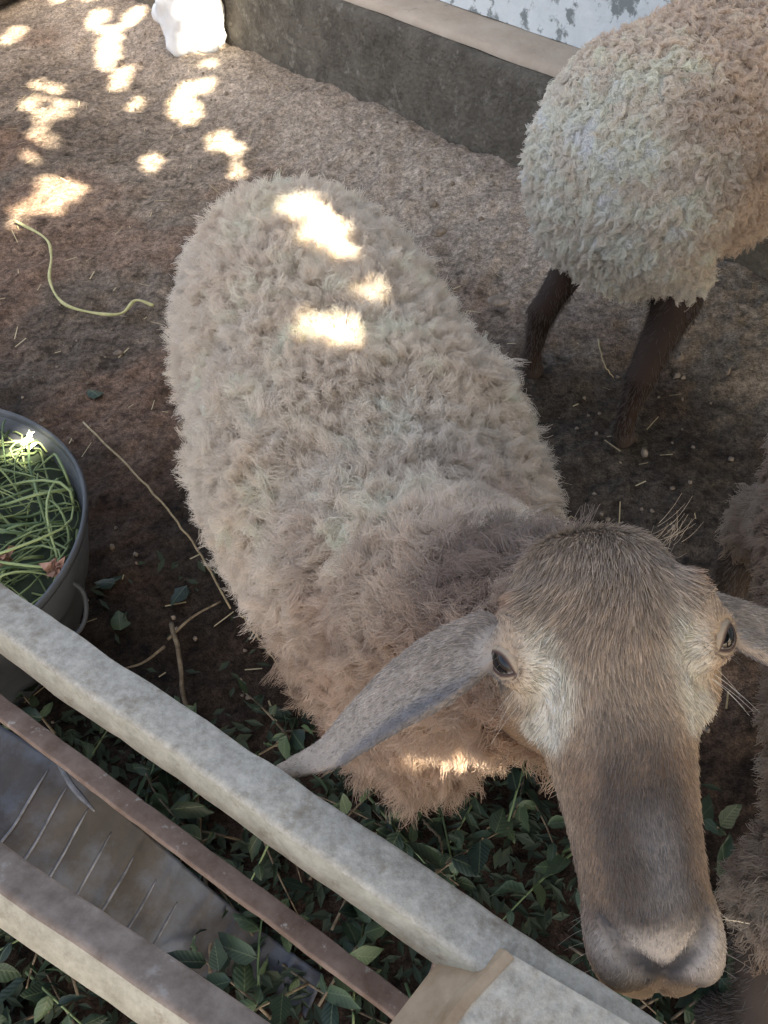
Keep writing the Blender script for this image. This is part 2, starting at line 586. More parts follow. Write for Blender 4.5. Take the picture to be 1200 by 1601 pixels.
def hair_object(name, pts, rad, col, mat, parent, base):
    """pts (n,k,3) rad (n,k) col (n,3) or (n,k,3)"""
    n, k, _ = pts.shape
    cu = bpy.data.hair_curves.new(name)
    cu.add_curves([k] * n)
    cu.attributes['position'].data.foreach_set('vector', (pts - base).astype(np.float32).ravel())
    r = cu.attributes.get('radius') or cu.attributes.new('radius', 'FLOAT', 'POINT')
    r.data.foreach_set('value', rad.astype(np.float32).ravel())
    if col.ndim == 2:
        col = np.repeat(col[:, None, :], k, 1)
    c4 = np.ones((n * k, 4), np.float32)
    c4[:, :3] = np.clip(col.reshape(-1, 3), 0.005, 0.95)
    ca = cu.attributes.new('col', 'FLOAT_COLOR', 'POINT')
    ca.data.foreach_set('color', c4.ravel())
    cu.materials.append(mat)
    return link(bpy.data.objects.new(name, cu), parent)


def tangent_frame(N):
    a = np.where(np.abs(N[:, 2:3]) < 0.9, np.array([[0, 0, 1.0]]), np.array([[1.0, 0, 0]]))
    t1 = unitn(np.cross(a, N))
    return t1, np.cross(N, t1)


def fleece(P, N, flow, length, col, K=20, rc=0.011, curl=0.004, turns=1.6, npts=6, rad=0.00042, lift=1.0, spread=0.45, taper=0.35, droop=0.35, stray=0.06, wobble=1.0):
    """clumped wool locks: P,N (m,3) lock roots, flow (m,3) tangent vector, length (m,)"""
    m = len(P)
    t1, t2 = tangent_frame(N)
    d = unitn(N * lift + flow + rng.normal(0, spread, (m, 3)))
    bend = rng.normal(0, 0.35, (m, 3)) + np.array([0, 0, -droop])
    s = np.linspace(0, 1, npts)
    ph = rng.random(m) * 6.28
    om = turns * 6.28 * (0.7 + 0.6 * rng.random(m)) * np.where(rng.random(m) < 0.5, -1, 1)
    cu = curl * (0.6 + 0.8 * rng.random(m))
    axis = P[:, None] - N[:, None] * 0.004 + d[:, None] * (length[:, None] * s)[..., None] + bend[:, None] * (length[:, None] * 0.55 * s ** 2)[..., None]
    b1 = unitn(np.cross(d, t1)); b2 = np.cross(d, b1)
    ang = ph[:, None] + om[:, None] * s
    axis = axis + (cu[:, None] * s ** 0.6 * np.cos(ang))[..., None] * b1[:, None] + (cu[:, None] * s ** 0.6 * np.sin(ang))[..., None] * b2[:, None]
    # strands
    rr = rc * np.sqrt(rng.random((m, K))); th = rng.random((m, K)) * 6.28
    off = t1[:, None] * (rr * np.cos(th))[..., None] + t2[:, None] * (rr * np.sin(th))[..., None]
    tp = 1 - (1 - taper) * s ** 1.3
    ls = 0.75 + 0.35 * rng.random((m, K))
    st = rng.random((m, K)) < stray
    pts = axis[:, None] + off[:, :, None] * np.where(st[:, :, None], 1 + 0.8 * s, tp)[..., None]
    root = pts[:, :, :1]
    pts = root + (pts - root) * ls[:, :, None, None]
    wob = rng.normal(0, 1, (m, K, npts, 3)) * ((0.0008 + 0.0010 * s) * wobble)[:, None]
    pts = pts + wob
    pts = pts.reshape(m * K, npts, 3)
    r = rad * (1 - 0.55 * s ** 2)
    radv = np.repeat(r[None] , m * K, 0) * (0.75 + 0.5 * rng.random((m * K, 1)))
    cc = np.repeat(col, K, 0) * (0.88 + 0.24 * rng.random((m * K, 1)))
    return pts, radv, cc


# ------------------------------------------------------------------ setting: ground, wall
WALL_P = np.array([0.469, 2.70]); WALL_T = unit([1.057, -1.11]); WALL_N = np.array([-WALL_T[1], WALL_T[0]])
if WALL_N[1] < 0: WALL_N = -WALL_N
RAIL_T = unit([0.488, -0.289, 0]); RAIL_N = np.array([0.509, 0.861, 0]);


def axis_samples(lo, hi, d, far):
    inner = np.arange(lo, hi + d / 2, d)
    out, x, s = [], hi, d
    while x < far:
        s *= 1.25; x += s; out.append(x)
    neg, x, s = [], lo, d
    while x > -far:
        s *= 1.25; x -= s; neg.append(x)
    return np.array(neg[::-1] + list(inner) + out)


gx = axis_samples(-2.4, 1.3, 0.0105, 60); gy = axis_samples(0.0, 5.2, 0.0105, 60)
GX, GY = np.meshgrid(gx, gy, indexing='ij')
gp = np.stack([GX.ravel(), GY.ravel(), np.zeros(GX.size)], 1)
near = np.exp(-((np.hypot(gp[:, 0], gp[:, 1] - 2) / 6) ** 2))
wall_d = (gp[:, :2] - WALL_P) @ WALL_N


def ground_z(p):
    w = (p[:, :2] - WALL_P) @ WALL_N
    z = (fbm(p, 3.0, 3, 4) - 0.5) * 0.05 + (fbm(p, 14, 9, 3) - 0.5) * 0.030 + np.abs(fbm(p, 30, 21, 3) - 0.5) * -0.018 + (fbm(p, 80, 23, 2) - 0.5) * 0.010
    return z + 0.09 * sstep(-0.55, -0.02, w)


gp[:, 2] = ground_z(gp) * np.where(near > 0.01, near, 0)
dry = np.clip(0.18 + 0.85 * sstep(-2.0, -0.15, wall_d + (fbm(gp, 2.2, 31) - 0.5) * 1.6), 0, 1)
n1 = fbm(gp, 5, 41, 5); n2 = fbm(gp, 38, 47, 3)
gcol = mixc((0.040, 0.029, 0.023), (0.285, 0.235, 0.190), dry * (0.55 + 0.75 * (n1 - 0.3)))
gcol = mixc(gcol, np.array([0.17, 0.105, 0.075]), 0.5 * sstep(0.52, 0.68, fbm(gp, 2.6, 77)))
gcol = gcol * (0.45 + 1.1 * n2)[:, None]
gcol = mixc(gcol, gcol * 0.35, sstep(0.60, 0.70, fbm(gp, 55, 93, 3)) * 0.8)
gcol = mixc(gcol, np.array([0.33, 0.275, 0.225]) * (0.5 + n2)[:, None], 0.75 * sstep(-0.62, -0.30, wall_d + (fbm(gp, 4, 63) - 0.5) * 0.35) * sstep(-2.6, -1.0, gp[:, 0] * 0 + near * 0 - 0.9))
damp_shade = sstep(1.25, 0.75, gp[:, 1] + 0.45 * gp[:, 0] + (fbm(gp, 4, 55) - 0.5) * 0.5) * near  # wet litter tone, with the deep shade by the fence painted in
rear_shade = sstep(1.0, 0.35, np.hypot((gp[:, 0] - 0.66) / 0.78, (gp[:, 1] - 1.30) / 0.74) + (fbm(gp, 5, 57) - 0.5) * 0.5)  # shadow below the rear sheep, painted into the soil colour
gcol = gcol * (1 - 0.62 * np.maximum(damp_shade, rear_shade))[:, None]
ni, nj = GX.shape
ii = np.arange(ni * nj).reshape(ni, nj)
gq = np.stack([ii[:-1, :-1], ii[1:, :-1], ii[1:, 1:], ii[:-1, 1:]], -1).reshape(-1, 4)
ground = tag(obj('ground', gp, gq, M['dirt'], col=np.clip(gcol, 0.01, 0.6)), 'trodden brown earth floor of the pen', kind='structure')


def oriented(v, o, ex, ey, ez):
    v = np.asarray(v)
    return np.asarray(o) + v[:, :1] * np.asarray(ex) + v[:, 1:2] * np.asarray(ey) + v[:, 2:3] * np.asarray(ez)


def wall_piece(name, s0, s1, d0, d1, z0, z1, mat, parent, step=0.05, rough=0.008, seed=0, bev=0.02):
    """a long block along the wall, front and top faces roughened; d = depth behind the plinth face"""
    S = np.arange(s0, s1 + step / 2, step)
    prof = []
    for z in np.arange(z0, z1 - bev, step): prof.append((d0, z))
    prof += [(d0, z1 - bev), (d0 + bev * 0.35, z1 - bev * 0.35), (d0 + bev, z1)]
    for d in np.arange(d0 + bev + step, d1, step): prof.append((d, z1))
    prof += [(d1, z1), (d1, z0)]
    prof = np.array(prof)
    V = []
    for s in S:
        xy = WALL_P + WALL_T * s
        q = np.concatenate([xy + WALL_N * prof[:, :1], prof[:, 1:]], 1)
        V.append(q)
    V = np.array(V)
    m = V.shape[1]
    P = V.reshape(-1, 3)
    n = (fbm(P, 5, seed, 4) - 0.5) * rough * 2 + (fbm(P, 22, seed + 5, 2) - 0.5) * rough
    P[:, :2] -= n[:, None] * WALL_N
    P[:, 2] += (fbm(P, 4, seed + 9, 3) - 0.5) * rough * 1.6
    I = np.arange(len(P)).reshape(V.shape[:2])
    F = np.stack([I[:-1, :-1], I[:-1, 1:], I[1:, 1:], I[1:, :-1]], -1).reshape(-1, 4).tolist()
    F.append(I[0].tolist()); F.append(I[-1].tolist()[::-1])
    return obj(name, P, F, mat, parent)


wall = thing('boundary_wall', (*WALL_P, 0), 'limewashed wall with dark concrete plinth and beige ledge behind the pen', 'wall')
base_w = np.array([*WALL_P, 0])
for nm, args in (('plinth', (-7, 5, 0.0, 0.6, -0.05, 0.40, M['plinth'])),
                 ('ledge', (-7, 5, 0.035, 0.6, 0.402, 0.425, M['ledge'])),
                 ('wall_face', (-7, 5, 0.235, 0.6, 0.428, 1.9, M['limewash']))):
    o = wall_piece(nm, *args, None, seed=len(nm) * 13, rough=0.012 if nm == 'plinth' else 0.006)
    o.data.transform(__import__('mathutils').Matrix.Translation((-base_w).tolist()))
    o.parent = wall

# ------------------------------------------------------------------ the sheep in front
BASE1 = np.array([-0.083, 1.0, 0.0])
HD = unit([0.26, -0.965, 0]); LT = np.array([-HD[1], HD[0], 0])      # heading, image-right side
if LT[0] < 0: LT = -LT
ZZ = np.array([0, 0, 1.0])


def bod(s, l, z):
    """body coordinates: s forward from the middle, l to the image right, z up"""
    return BASE1 + HD * s + LT * l + ZZ * z


BAX = np.array([LT, HD, ZZ])
# head frame
H0 = pt(912, 826, 0.545); H1 = pt(1036, 1548, 0.480)
HA = H1 - H0; HL = float(np.linalg.norm(HA)); HA = HA / HL
tc_ = CAM - (H0 + H1) / 2; tc_ = unit(tc_ - HA * (tc_ @ HA))
hx_ = np.cross(HA, tc_); hx_ = hx_ if hx_[0] > 0 else -hx_
_r = math.radians(9)
HZ = tc_ * math.cos(_r) + hx_ * math.sin(_r); HX = hx_ * math.cos(_r) - tc_ * math.sin(_r)


def hp(x, y, z):
    return H0 + HX * x + HA * y + HZ * z


def hl(P):
    q = P - H0
    return q @ HX, q @ HA, q @ HZ


tt = np.array([0, .02, .06, .12, .19, .27, .34, .41, .48, .56, .65, .74, .82, .89, .945, .98, 1.0])
tw = np.array([0, .026, .043, .053, .0590, .0625, .0615, .0570, .0510, .0460, .0422, .0398, .0390, .0380, .0330, .0235, 0])
tz = np.array([-.01, .022, .040, .052, .0575, .057, .054, .051, .0485, .046, .043, .039, .034, .027, .017, .006, -.006])
tb = np.array([-.01, -.035, -.055, -.068, -.08, -.088, -.088, -.083, -.075, -.066, -.058, -.052, -.048, -.043, -.036, -.025, -.006])
tf = np.linspace(0, 1, 401)
_cv = spline(np.stack([tt, tw, tz], 1), 3000); _cb = spline(np.stack([tt, tb, tb], 1), 3000)
fw = np.maximum(np.interp(tf, _cv[:, 0], _cv[:, 1]), 0.002); fz = np.interp(tf, _cv[:, 0], _cv[:, 2]); fb = np.interp(tf, _cb[:, 0], _cb[:, 1])


def head_dist(x, y, z):
    t = np.clip(y / HL, 0, 1)
    w = np.interp(t, tf, fw); zt = np.interp(t, tf, fz); zb = np.interp(t, tf, fb)
    c = zt * 0.45 + zb * 0.55
    hh = np.maximum(np.where(z > c, zt - c, c - zb), 0.002)
    r = ((np.abs(x) / w) ** 2.3 + (np.abs(z - c) / hh) ** 2.3) ** (1 / 2.3)
    d = (r - 1) * np.minimum(w, hh)
    ex = np.maximum(np.maximum(-y, y - HL), 0)
    return np.maximum(d, np.where(ex > 0, np.sqrt(ex ** 2 + np.maximum(d, 0) ** 2), d))


def surf_z(x, y):
    t = y / HL
    w = np.interp(t, tf, fw); zt = np.interp(t, tf, fz); zb = np.interp(t, tf, fb)
    c = zt * 0.45 + zb * 0.55
    return float(c + (zt - c) * max(0.0, 1 - (abs(x) / w) ** 2.3) ** (1 / 2.3))


SLIT = [(a_, b_, surf_z(a_, b_) + c_) for a_, b_, c_ in ((0.0325, 0.246, 0.0025), (0.0290, 0.255, 0.002), (0.0215, 0.266, 0.0015), (0.0115, 0.275, 0.001), (0.004, 0.280, 0.0))]
EYE = {}
for sgn in (-1, 1):
    EYE[sgn] = (np.array([sgn * 0.0640, 0.085, 0.026]), unit([sgn * 0.62, 0.14, 0.68]))

fld = Field((-0.47, -0.02, 0.0), (0.42, 1.52, 1.10), 0.004)
fld.ellipsoid(bod(-0.20, 0.0, 0.478), (0.240, 0.315, 0.220), BAX, 0.05)
fld.ellipsoid(bod(0.12, 0.022, 0.475), (0.262, 0.35, 0.215), BAX, 0.08)
fld.ellipsoid(bod(-0.36, 0.0, 0.49), (0.180, 0.135, 0.18), BAX, 0.08)
fld.ellipsoid(bod(0.38, 0.035, 0.48), (0.185, 0.19, 0.185), BAX, 0.08)
fld.ellipsoid(bod(0.545, -0.01, 0.44), (0.095, 0.095, 0.12), BAX, 0.08)
# neck
fld.chain([bod(0.42, 0.0, 0.56), bod(0.55, 0.03, 0.635), hp(-0.005, 0.088, -0.105), hp(0, 0.085, -0.05)], [0.135, 0.108, 0.068, 0.055], 0.06)
# tail stub
fld.chain([bod(-0.46, 0, 0.55), bod(-0.50, 0, 0.44), bod(-0.50, 0, 0.33)], [0.05, 0.06, 0.03], 0.04)
# legs
for sl in (-1, 1):
    fld.chain([bod(0.36, sl * 0.10, 0.36), bod(0.37, sl * 0.11, 0.22), bod(0.37, sl * 0.11, 0.07), bod(0.385, sl * 0.11, 0.025)], [0.062, 0.036, 0.024, 0.030], 0.025)
    fld.chain([bod(-0.30, sl * 0.12, 0.38), bod(-0.26, sl * 0.13, 0.29), bod(-0.40, sl * 0.12, 0.20), bod(-0.385, sl * 0.12, 0.07), bod(-0.37, sl * 0.12, 0.025)], [0.085, 0.06, 0.032, 0.025, 0.030], 0.025)
# skull
lo = np.min([hp(sx * .1, sy, sz) for sx in (-1, 1) for sy in (-.03, .33) for sz in (-.11, .08)], 0)
hi = np.max([hp(sx * .1, sy, sz) for sx in (-1, 1) for sy in (-.03, .33) for sz in (-.11, .08)], 0)
s, X, Y, Z = fld.window(lo, hi)
qx, qy, qz = X - H0[0], Y - H0[1], Z - H0[2]
lx = qx * HX[0] + qy * HX[1] + qz * HX[2]; ly = qx * HA[0] + qy * HA[1] + qz * HA[2]; lz = qx * HZ[0] + qy * HZ[1] + qz * HZ[2]
fld.union(head_dist(lx, ly, lz).astype(np.float32), s, 0.025)
HAX = np.array([HX, HA, HZ])
for sgn in (-1, 1):
    c, g = EYE[sgn]
    # brow, cheek bone, tear groove, jaw, lips
    fld.ellipsoid(hp(sgn * 0.054, 0.062, 0.034), (0.015, 0.018, 0.010), HAX, 0.022)
    fld.ellipsoid(hp(sgn * 0.058, 0.105, -0.004), (0.014, 0.030, 0.014), HAX, 0.022)
    fld.ellipsoid(hp(sgn * 0.049, 0.125, 0.016), (0.005, 0.018, 0.006), HAX, 0.014, cut=True)
    fld.ellipsoid(hp(sgn * 0.0255, 0.270, -0.002), (0.0160, 0.026, 0.022), HAX, 0.014)
    fld.ellipsoid(hp(sgn * 0.012, 0.284, -0.022), (0.022, 0.024, 0.016), HAX, 0.016)
    gx_ = unit(np.cross(HA, HX * g[0] + HA * g[1] + HZ * g[2])); gw = HX * g[0] + HA * g[1] + HZ * g[2]
    al = unit(HA * 0.62 - HX * sgn * 0.60 + HZ * 0.2); al = unit(al - gw * (al @ gw))
    ax3 = np.array([al, np.cross(gw, al), gw])
    fld.ellipsoid(hp(*c) + gw * 0.000, (0.0215, 0.018, 0.0140), ax3, 0.012)
    fld.ellipsoid(hp(*c) + gw * 0.014, (0.0125, 0.0090, 0.016), ax3, 0.003, cut=True)
    # nostril slit
    fld.chain([hp(sgn * a_, b_, c_) for a_, b_, c_ in SLIT], [0.0028, 0.0050, 0.0054, 0.0040, 0.0026], 0.005, cut=True)
# the bridge of the nose swells between the slits; philtrum and mouth line
fld.chain([hp(0, 0.281, surf_z(0, 0.281)), hp(0, 0.292, surf_z(0, 0.292)), hp(0, 0.302, -0.006), hp(0, 0.304, -0.016)], [0.0026, 0.0030, 0.0032, 0.003], 0.005, cut=True)
fld.chain([hp(-0.046, 0.235, -0.030), hp(-0.036, 0.275, -0.026), hp(0, 0.302, -0.020), hp(0.036, 0.275, -0.026), hp(0.046, 0.235, -0.030)], [0.003] * 5, 0.006, cut=True)


# ears: curled leaves, arc of small flattened ellipsoids at every station
def ear(cent, wid, nrm, cup, thick=0.0034, n=26, flap=True):
    P = spline(cent, n); W = np.interp(np.linspace(0, 1, n), np.linspace(0, 1, len(wid)), wid)
    T = unitn(np.gradient(P, axis=0))
    NR = spline(nrm, n); NR = unitn(NR - T * (NR * T).sum(1)[:, None])
    CU = np.interp(np.linspace(0, 1, n), np.linspace(0, 1, len(cup)), cup)
    B = np.cross(T, NR)
    st = np.linalg.norm(P[1] - P[0])
    for i in range(n):
        w = W[i]; R = w / max(CU[i], 0.05); m = max(2, int(w / 0.006))
        for j in range(-m, m + 1):
            a = CU[i] * j / m
            low = (B[i] * math.copysign(1, a)) @ UPV < 0           # the lower flap turns up and shows the hollow of the ear
            k_ = -0.55 if (low and flap) else 1.0
            c = P[i] + B[i] * R * math.sin(a) - NR[i] * k_ * R * (1 - math.cos(a))
            nn = unit(NR[i] * math.cos(a) + B[i] * math.sin(a) * k_)
            bb = np.cross(T[i], nn)
            fld.ellipsoid(c, (st * 1.1, w / m * 1.0 + 0.001, thick * (0.75 + 0.5 * (1 - i / n))), np.array([T[i], bb, nn]), 0.004)


def cdir(r, u, f):
    return RGT * r + UPV * u - FWD * f           # f towards the viewer


EL = [pt(770, 985, 0.535), pt(722, 1015, 0.530), pt(668, 1050, 0.530), pt(612, 1088, 0.535), pt(556, 1135, 0.543), pt(505, 1178, 0.552), pt(440, 1206, 0.560)]
ear(EL, [0.023, 0.031, 0.0345, 0.0300, 0.0205, 0.0105, 0.0035], [cdir(-.30, .58, .76)] * 3 + [cdir(-.30, .60, .74)] * 4, [1.15, 1.1, 1.05, 1.0, 0.9, 0.8, 0.5])
ER = [pt(1110, 955, 0.530), pt(1160, 975, 0.528), pt(1215, 1000, 0.53), pt(1275, 1040, 0.54), pt(1330, 1090, 0.55), pt(1380, 1140, 0.56)]
ear(ER, [0.024, 0.031, 0.034, 0.030, 0.019, 0.005], [cdir(.30, .58, .76)] * 6, [1.2, 1.1, 1.0, 0.95, 0.9, 0.6])

V1, Q1 = fld.mesh()
FIELD1 = fld
N1 = vert_normals(V1, Q1)
hx, hy, hz = hl(V1)
HD1 = head_dist(hx, hy, hz)


def ear_dist(P):
    d = np.full(len(P), 9.0)
    for cc in (EL, ER):
        for a, b in zip(cc[1:-1], cc[2:]):
            t = np.clip(((P - a) @ (b - a)) / ((b - a) @ (b - a)), 0, 1)
            d = np.minimum(d, np.linalg.norm(P - a - t[:, None] * (b - a), axis=1))
    return d


def head_colour(P, N, jit=True):
    x, y, z = hl(P)
    nz = fbm(P, 45, 5, 3) - 0.5; nf = fbm(P, 160, 6, 2) - 0.5
    ax = np.abs(x)
    t = y / HL
    fore = np.array([0.43, 0.335, 0.255]); pale = np.array([0.71, 0.665, 0.575]); dark = np.array([0.066, 0.048, 0.040])
    tan = np.array([0.46, 0.325, 0.215]); muz = np.array([0.53, 0.455, 0.395]); grey = np.array([0.25, 0.235, 0.235])
    c = np.tile(fore, (len(P), 1))
    c = mixc(c, tan, sstep(0.02, 0.05, ax) * sstep(0.05, 0.13, y) * 0.8)
    # dark nose band widening to the muzzle
    band = sstep(0.032, 0.014, ax + nz * 0.018 - 0.006 * sstep(.5, .7, t)) * sstep(0.26, 0.62, t + nz * 0.25)
    flank = sstep(0.050, 0.034, ax + nz * 0.016) * sstep(0.40, 0.55, t + nz * 0.12)
    c = mixc(c, np.array([0.235, 0.148, 0.095]), flank * 0.85)
    c = mixc(c, dark, band * 0.92)
    c = mixc(c, grey, sstep(0.022, 0.004, np.abs(x - 0.006) + nz * 0.012) * sstep(.55, .68, t) * sstep(.86, .76, t) * 0.6)
    # pale ring round the eyes running into the tear patch
    for sgn in (-1, 1):
        e = np.sqrt(((x - sgn * 0.044) / 0.017) ** 2 + ((y - 0.094) / 0.030) ** 2)
        c = mixc(c, pale, sstep(1.40, 0.45, e + nz * 1.1) * 0.95)
        e2 = np.sqrt(((x - sgn * 0.047) / 0.014) ** 2 + ((y - 0.128) / 0.018) ** 2)
        c = mixc(c, pale * 1.05, sstep(1.2, 0.5, e2 + nz * 0.8))
        ey = np.sqrt(((P - hp(*EYE[sgn][0])) ** 2).sum(1))
        c = mixc(c, np.array([0.10, 0.065, 0.055]), sstep(0.0165, 0.0145, ey) * 0.5)
    m = sstep(0.80, 0.89, t + nz * 0.08)
    c = mixc(c, muz, m * 0.9)
    # dark nose leather in the slits and the point between
    tip = 0.7 * sstep(0.016, 0.006, np.sqrt((x * 0.9) ** 2 + (y - 0.284) ** 2 + (z - 0.016) ** 2))
    c = mixc(c, np.array([0.115, 0.105, 0.115]), tip * 0.85)
    for sgn in (-1, 1):
        for a_, b_ in zip(SLIT[:-1], SLIT[1:]):
            A_ = hp(sgn * a_[0], *a_[1:]); D_ = hp(sgn * b_[0], *b_[1:]) - A_
            q_ = np.clip(((P - A_) @ D_) / (D_ @ D_), 0, 1)
            c = mixc(c, np.array([0.085, 0.078, 0.08]), sstep(0.0070, 0.0042, np.linalg.norm(P - A_ - q_[:, None] * D_, axis=1)) * 0.95)
    # russet tuft by the ear base
    rs = np.sqrt((ax - 0.066) ** 2 + (y - 0.036) ** 2)
    c = mixc(c, np.array([0.34, 0.17, 0.09]), sstep(0.022, 0.008, rs) * 0.7)
    # darker crown rim
    c = mixc(c, np.array([0.17, 0.135, 0.115]), sstep(0.02, 0.0, y + nz * 0.03) * 0.2)
    ed = ear_dist(P)
    em = sstep(0.045, 0.03, ed) * sstep(0.004, 0.012, HD1_at(x, y, z))
    c = mixc(c, np.array([0.42, 0.345, 0.285]), em)
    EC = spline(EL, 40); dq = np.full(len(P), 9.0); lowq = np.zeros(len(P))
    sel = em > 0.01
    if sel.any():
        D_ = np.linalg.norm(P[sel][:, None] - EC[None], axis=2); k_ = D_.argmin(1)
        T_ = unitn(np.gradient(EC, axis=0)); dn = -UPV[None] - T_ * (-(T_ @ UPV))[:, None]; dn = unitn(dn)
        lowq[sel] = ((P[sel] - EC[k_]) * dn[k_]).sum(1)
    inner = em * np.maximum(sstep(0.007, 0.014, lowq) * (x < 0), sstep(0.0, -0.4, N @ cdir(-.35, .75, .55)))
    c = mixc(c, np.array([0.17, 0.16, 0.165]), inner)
    return np.clip(c * (1 + nf * 0.5)[:, None], 0.01, 0.9)


def HD1_at(x, y, z):
    return head_dist(x, y, z)


def wool_colour(P):
    q = P - BASE1
    sf, lat, z = q @ HD, q @ LT, P[:, 2]
    n = fbm(P, 7, 61, 4) - 0.5; nf = fbm(P, 28, 67, 3) - 0.5
    pale = np.array([0.84, 0.745, 0.645]); brown = np.array([0.56, 0.415, 0.32]); grey = np.array([0.76, 0.72, 0.67]); dark = np.array([0.20, 0.145, 0.125])
    c = np.tile(pale, (len(P), 1))
    c = mixc(c, grey, sstep(0.02, 0.22, n + 0.12) * 0.55)
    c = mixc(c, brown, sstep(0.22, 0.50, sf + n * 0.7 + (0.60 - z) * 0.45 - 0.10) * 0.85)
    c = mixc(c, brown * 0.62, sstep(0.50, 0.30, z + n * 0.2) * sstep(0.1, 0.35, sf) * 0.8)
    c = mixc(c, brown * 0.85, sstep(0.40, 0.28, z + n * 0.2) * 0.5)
    # dark mane on top of the neck
    e = np.linalg.norm(P - pt(800, 872, 0.70), axis=1)
    c = mixc(c, dark, sstep(0.125, 0.05, e + n * 0.08) * 0.75)
    return np.clip(c * (1 + nf * 0.55)[:, None], 0.02, 0.85)


isleg = ((V1[:, 2] < 0.26) & (np.abs((V1 - BASE1) @ LT) > 0.03))
# head region weight: 1 on the face and ears, 0 on the body
ED1 = ear_dist(V1)
headw = sstep(0.030, 0.016, HD1) * np.maximum(sstep(-0.02, 0.0, hy - 0.10 + 0.0) , sstep(-0.075, -0.045, hz + 0.25 * hy))
headw = np.maximum(headw, ((hy > 0.13) & (HD1 < 0.06)) * 1.0)
headw = np.maximum(headw, ((hy > 0.03) & (hz > -0.02) & (HD1 < 0.05)) * 1.0)
headw = np.maximum(headw, (ED1 < 0.040) * (HD1 > 0.004) * (V1[:, 2] > 0.76) * 1.0)
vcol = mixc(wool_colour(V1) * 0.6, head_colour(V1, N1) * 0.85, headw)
vcol = np.where(isleg[:, None], np.array([0.17, 0.10, 0.07]), vcol)
vcol = np.where((V1[:, 2] < 0.045)[:, None], np.array([0.04, 0.03, 0.025]), vcol)

sheep1 = thing('sheep', BASE1.tolist(), 'pale woolly sheep with brown face looking up over the rail', 'sheep')
body1 = obj('body', V1 - BASE1, Q1, M['skin'], sheep1, col=vcol)

# wool
NS = smooth_normals(V1, Q1, N1, 4)
woolw = (1 - headw) * np.where(isleg, 0.0, 1.0)
q1 = V1 - BASE1
vis = sstep(-0.35, 0.0, (NS * unitn(CAM - V1)).sum(1))            # fewer locks on the far underside
vis = 0.12 + 0.88 * vis
P, T = sample_mesh(V1, Q1, woolw * vis, 15000)
Nn = unitn(NS[T].mean(1))
down = np.array([0, 0, -1.0]) - Nn * (-Nn[:, 2:3])
back = -HD - Nn * (-(Nn @ HD))[:, None]
sw = np.stack([vnoise(P, 11, 301), vnoise(P, 11, 302), vnoise(P, 11, 303)], 1) - 0.5
flow = down * 0.45 + back * 0.15 + sw * 2.4 + rng.normal(0, 0.2, P.shape)
flow -= Nn * (flow * Nn).sum(1)[:, None]
sfw = (P - BASE1) @ HD
ln = 0.021 + 0.019 * vnoise(P, 14, 71) + 0.008 * rng.random(len(P))
nearhead = np.minimum(1, np.maximum(0.42, head_dist(*hl(P)) / 0.10 + 0.35))
ln *= nearhead
ln *= 1 + 0.5 * sstep(0.48, 0.36, P[:, 2]) * sstep(0.2, 0.4, sfw)
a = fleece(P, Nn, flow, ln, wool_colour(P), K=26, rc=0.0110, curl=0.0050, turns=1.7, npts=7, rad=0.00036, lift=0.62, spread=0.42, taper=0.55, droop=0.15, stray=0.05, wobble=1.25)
hair_object('fleece', *a, M['wool'], sheep1, BASE1)

# short face hair
P, T = sample_mesh(V1, Q1, headw * (0.25 + 0.75 * vis), 95000)
Nn = unitn(N1[T].mean(1))
x, y, z = hl(P)
inear = sstep(0.006, 0.014, head_dist(x, y, z))
keep = np.ones(len(P), bool)
for sgn in (-1, 1):
    keep &= np.linalg.norm(P - hp(*EYE[sgn][0]) - (HX * EYE[sgn][1][0] + HZ * EYE[sgn][1][2]) * 0.012, axis=1) > 0.0108
tipd = np.sqrt((x * 1.6) ** 2 + ((y - 0.286) * 0.8) ** 2 + (z - 0.014) ** 2)
keep &= tipd > 0.008
slit = np.full(len(P), 9.0)
for sgn in (-1, 1):
    for a_, b_ in zip(SLIT[:-1], SLIT[1:]):
        A_ = hp(sgn * a_[0], *a_[1:]); D_ = hp(sgn * b_[0], *b_[1:]) - A_
        q_ = np.clip(((P - A_) @ D_) / (D_ @ D_), 0, 1)
        slit = np.minimum(slit, np.linalg.norm(P - A_ - q_[:, None] * D_, axis=1))
keep &= slit > 0.0040
P, Nn, x, y, z, inear = P[keep], Nn[keep], x[keep], y[keep], z[keep], inear[keep]
t = y / HL
swirl = fbm(P, 22, 83, 2) - 0.5
fl = HA[None] * (0.9 - 0.3 * sstep(.4, .2, t))[:, None] + HX[None] * (np.sign(x) * sstep(0.0, 0.05, np.abs(x)) * 0.7 + swirl * 1.1)[:, None]
eb = unit(EL[5] - EL[1]); er_ = unit(ER[4] - ER[1])
fl = np.where((inear > 0.5)[:, None], np.where((x < 0)[:, None], eb, er_), fl)
fl = fl + HZ[None] * (0.9 * sstep(.16, .02, t))[:, None]
elen = np.ones(len(P))
for sgn in (-1, 1):
    c_ = hp(*EYE[sgn][0]); r_ = P - c_; rd = np.linalg.norm(r_, axis=1)
    k_ = sstep(0.040, 0.020, rd)
    fl = fl * (1 - 0.85 * k_)[:, None] + unitn(r_) * (1.4 * k_)[:, None]
    elen *= 1 - 0.35 * sstep(0.035, 0.016, rd)
fl = unitn(fl - Nn * (fl * Nn).sum(1)[:, None])
L = (0.0062 * sstep(.55, .10, t) + 0.0052) * (0.7 + 0.6 * rng.random(len(P))) * (1 - 0.40 * sstep(.78, .90, t)) * (1 - 0.5 * inear) * elen
d = unitn(fl + Nn * (0.42 + 0.25 * rng.random((len(P), 1))) + rng.normal(0, 0.16, P.shape))
s = np.linspace(0, 1, 4)
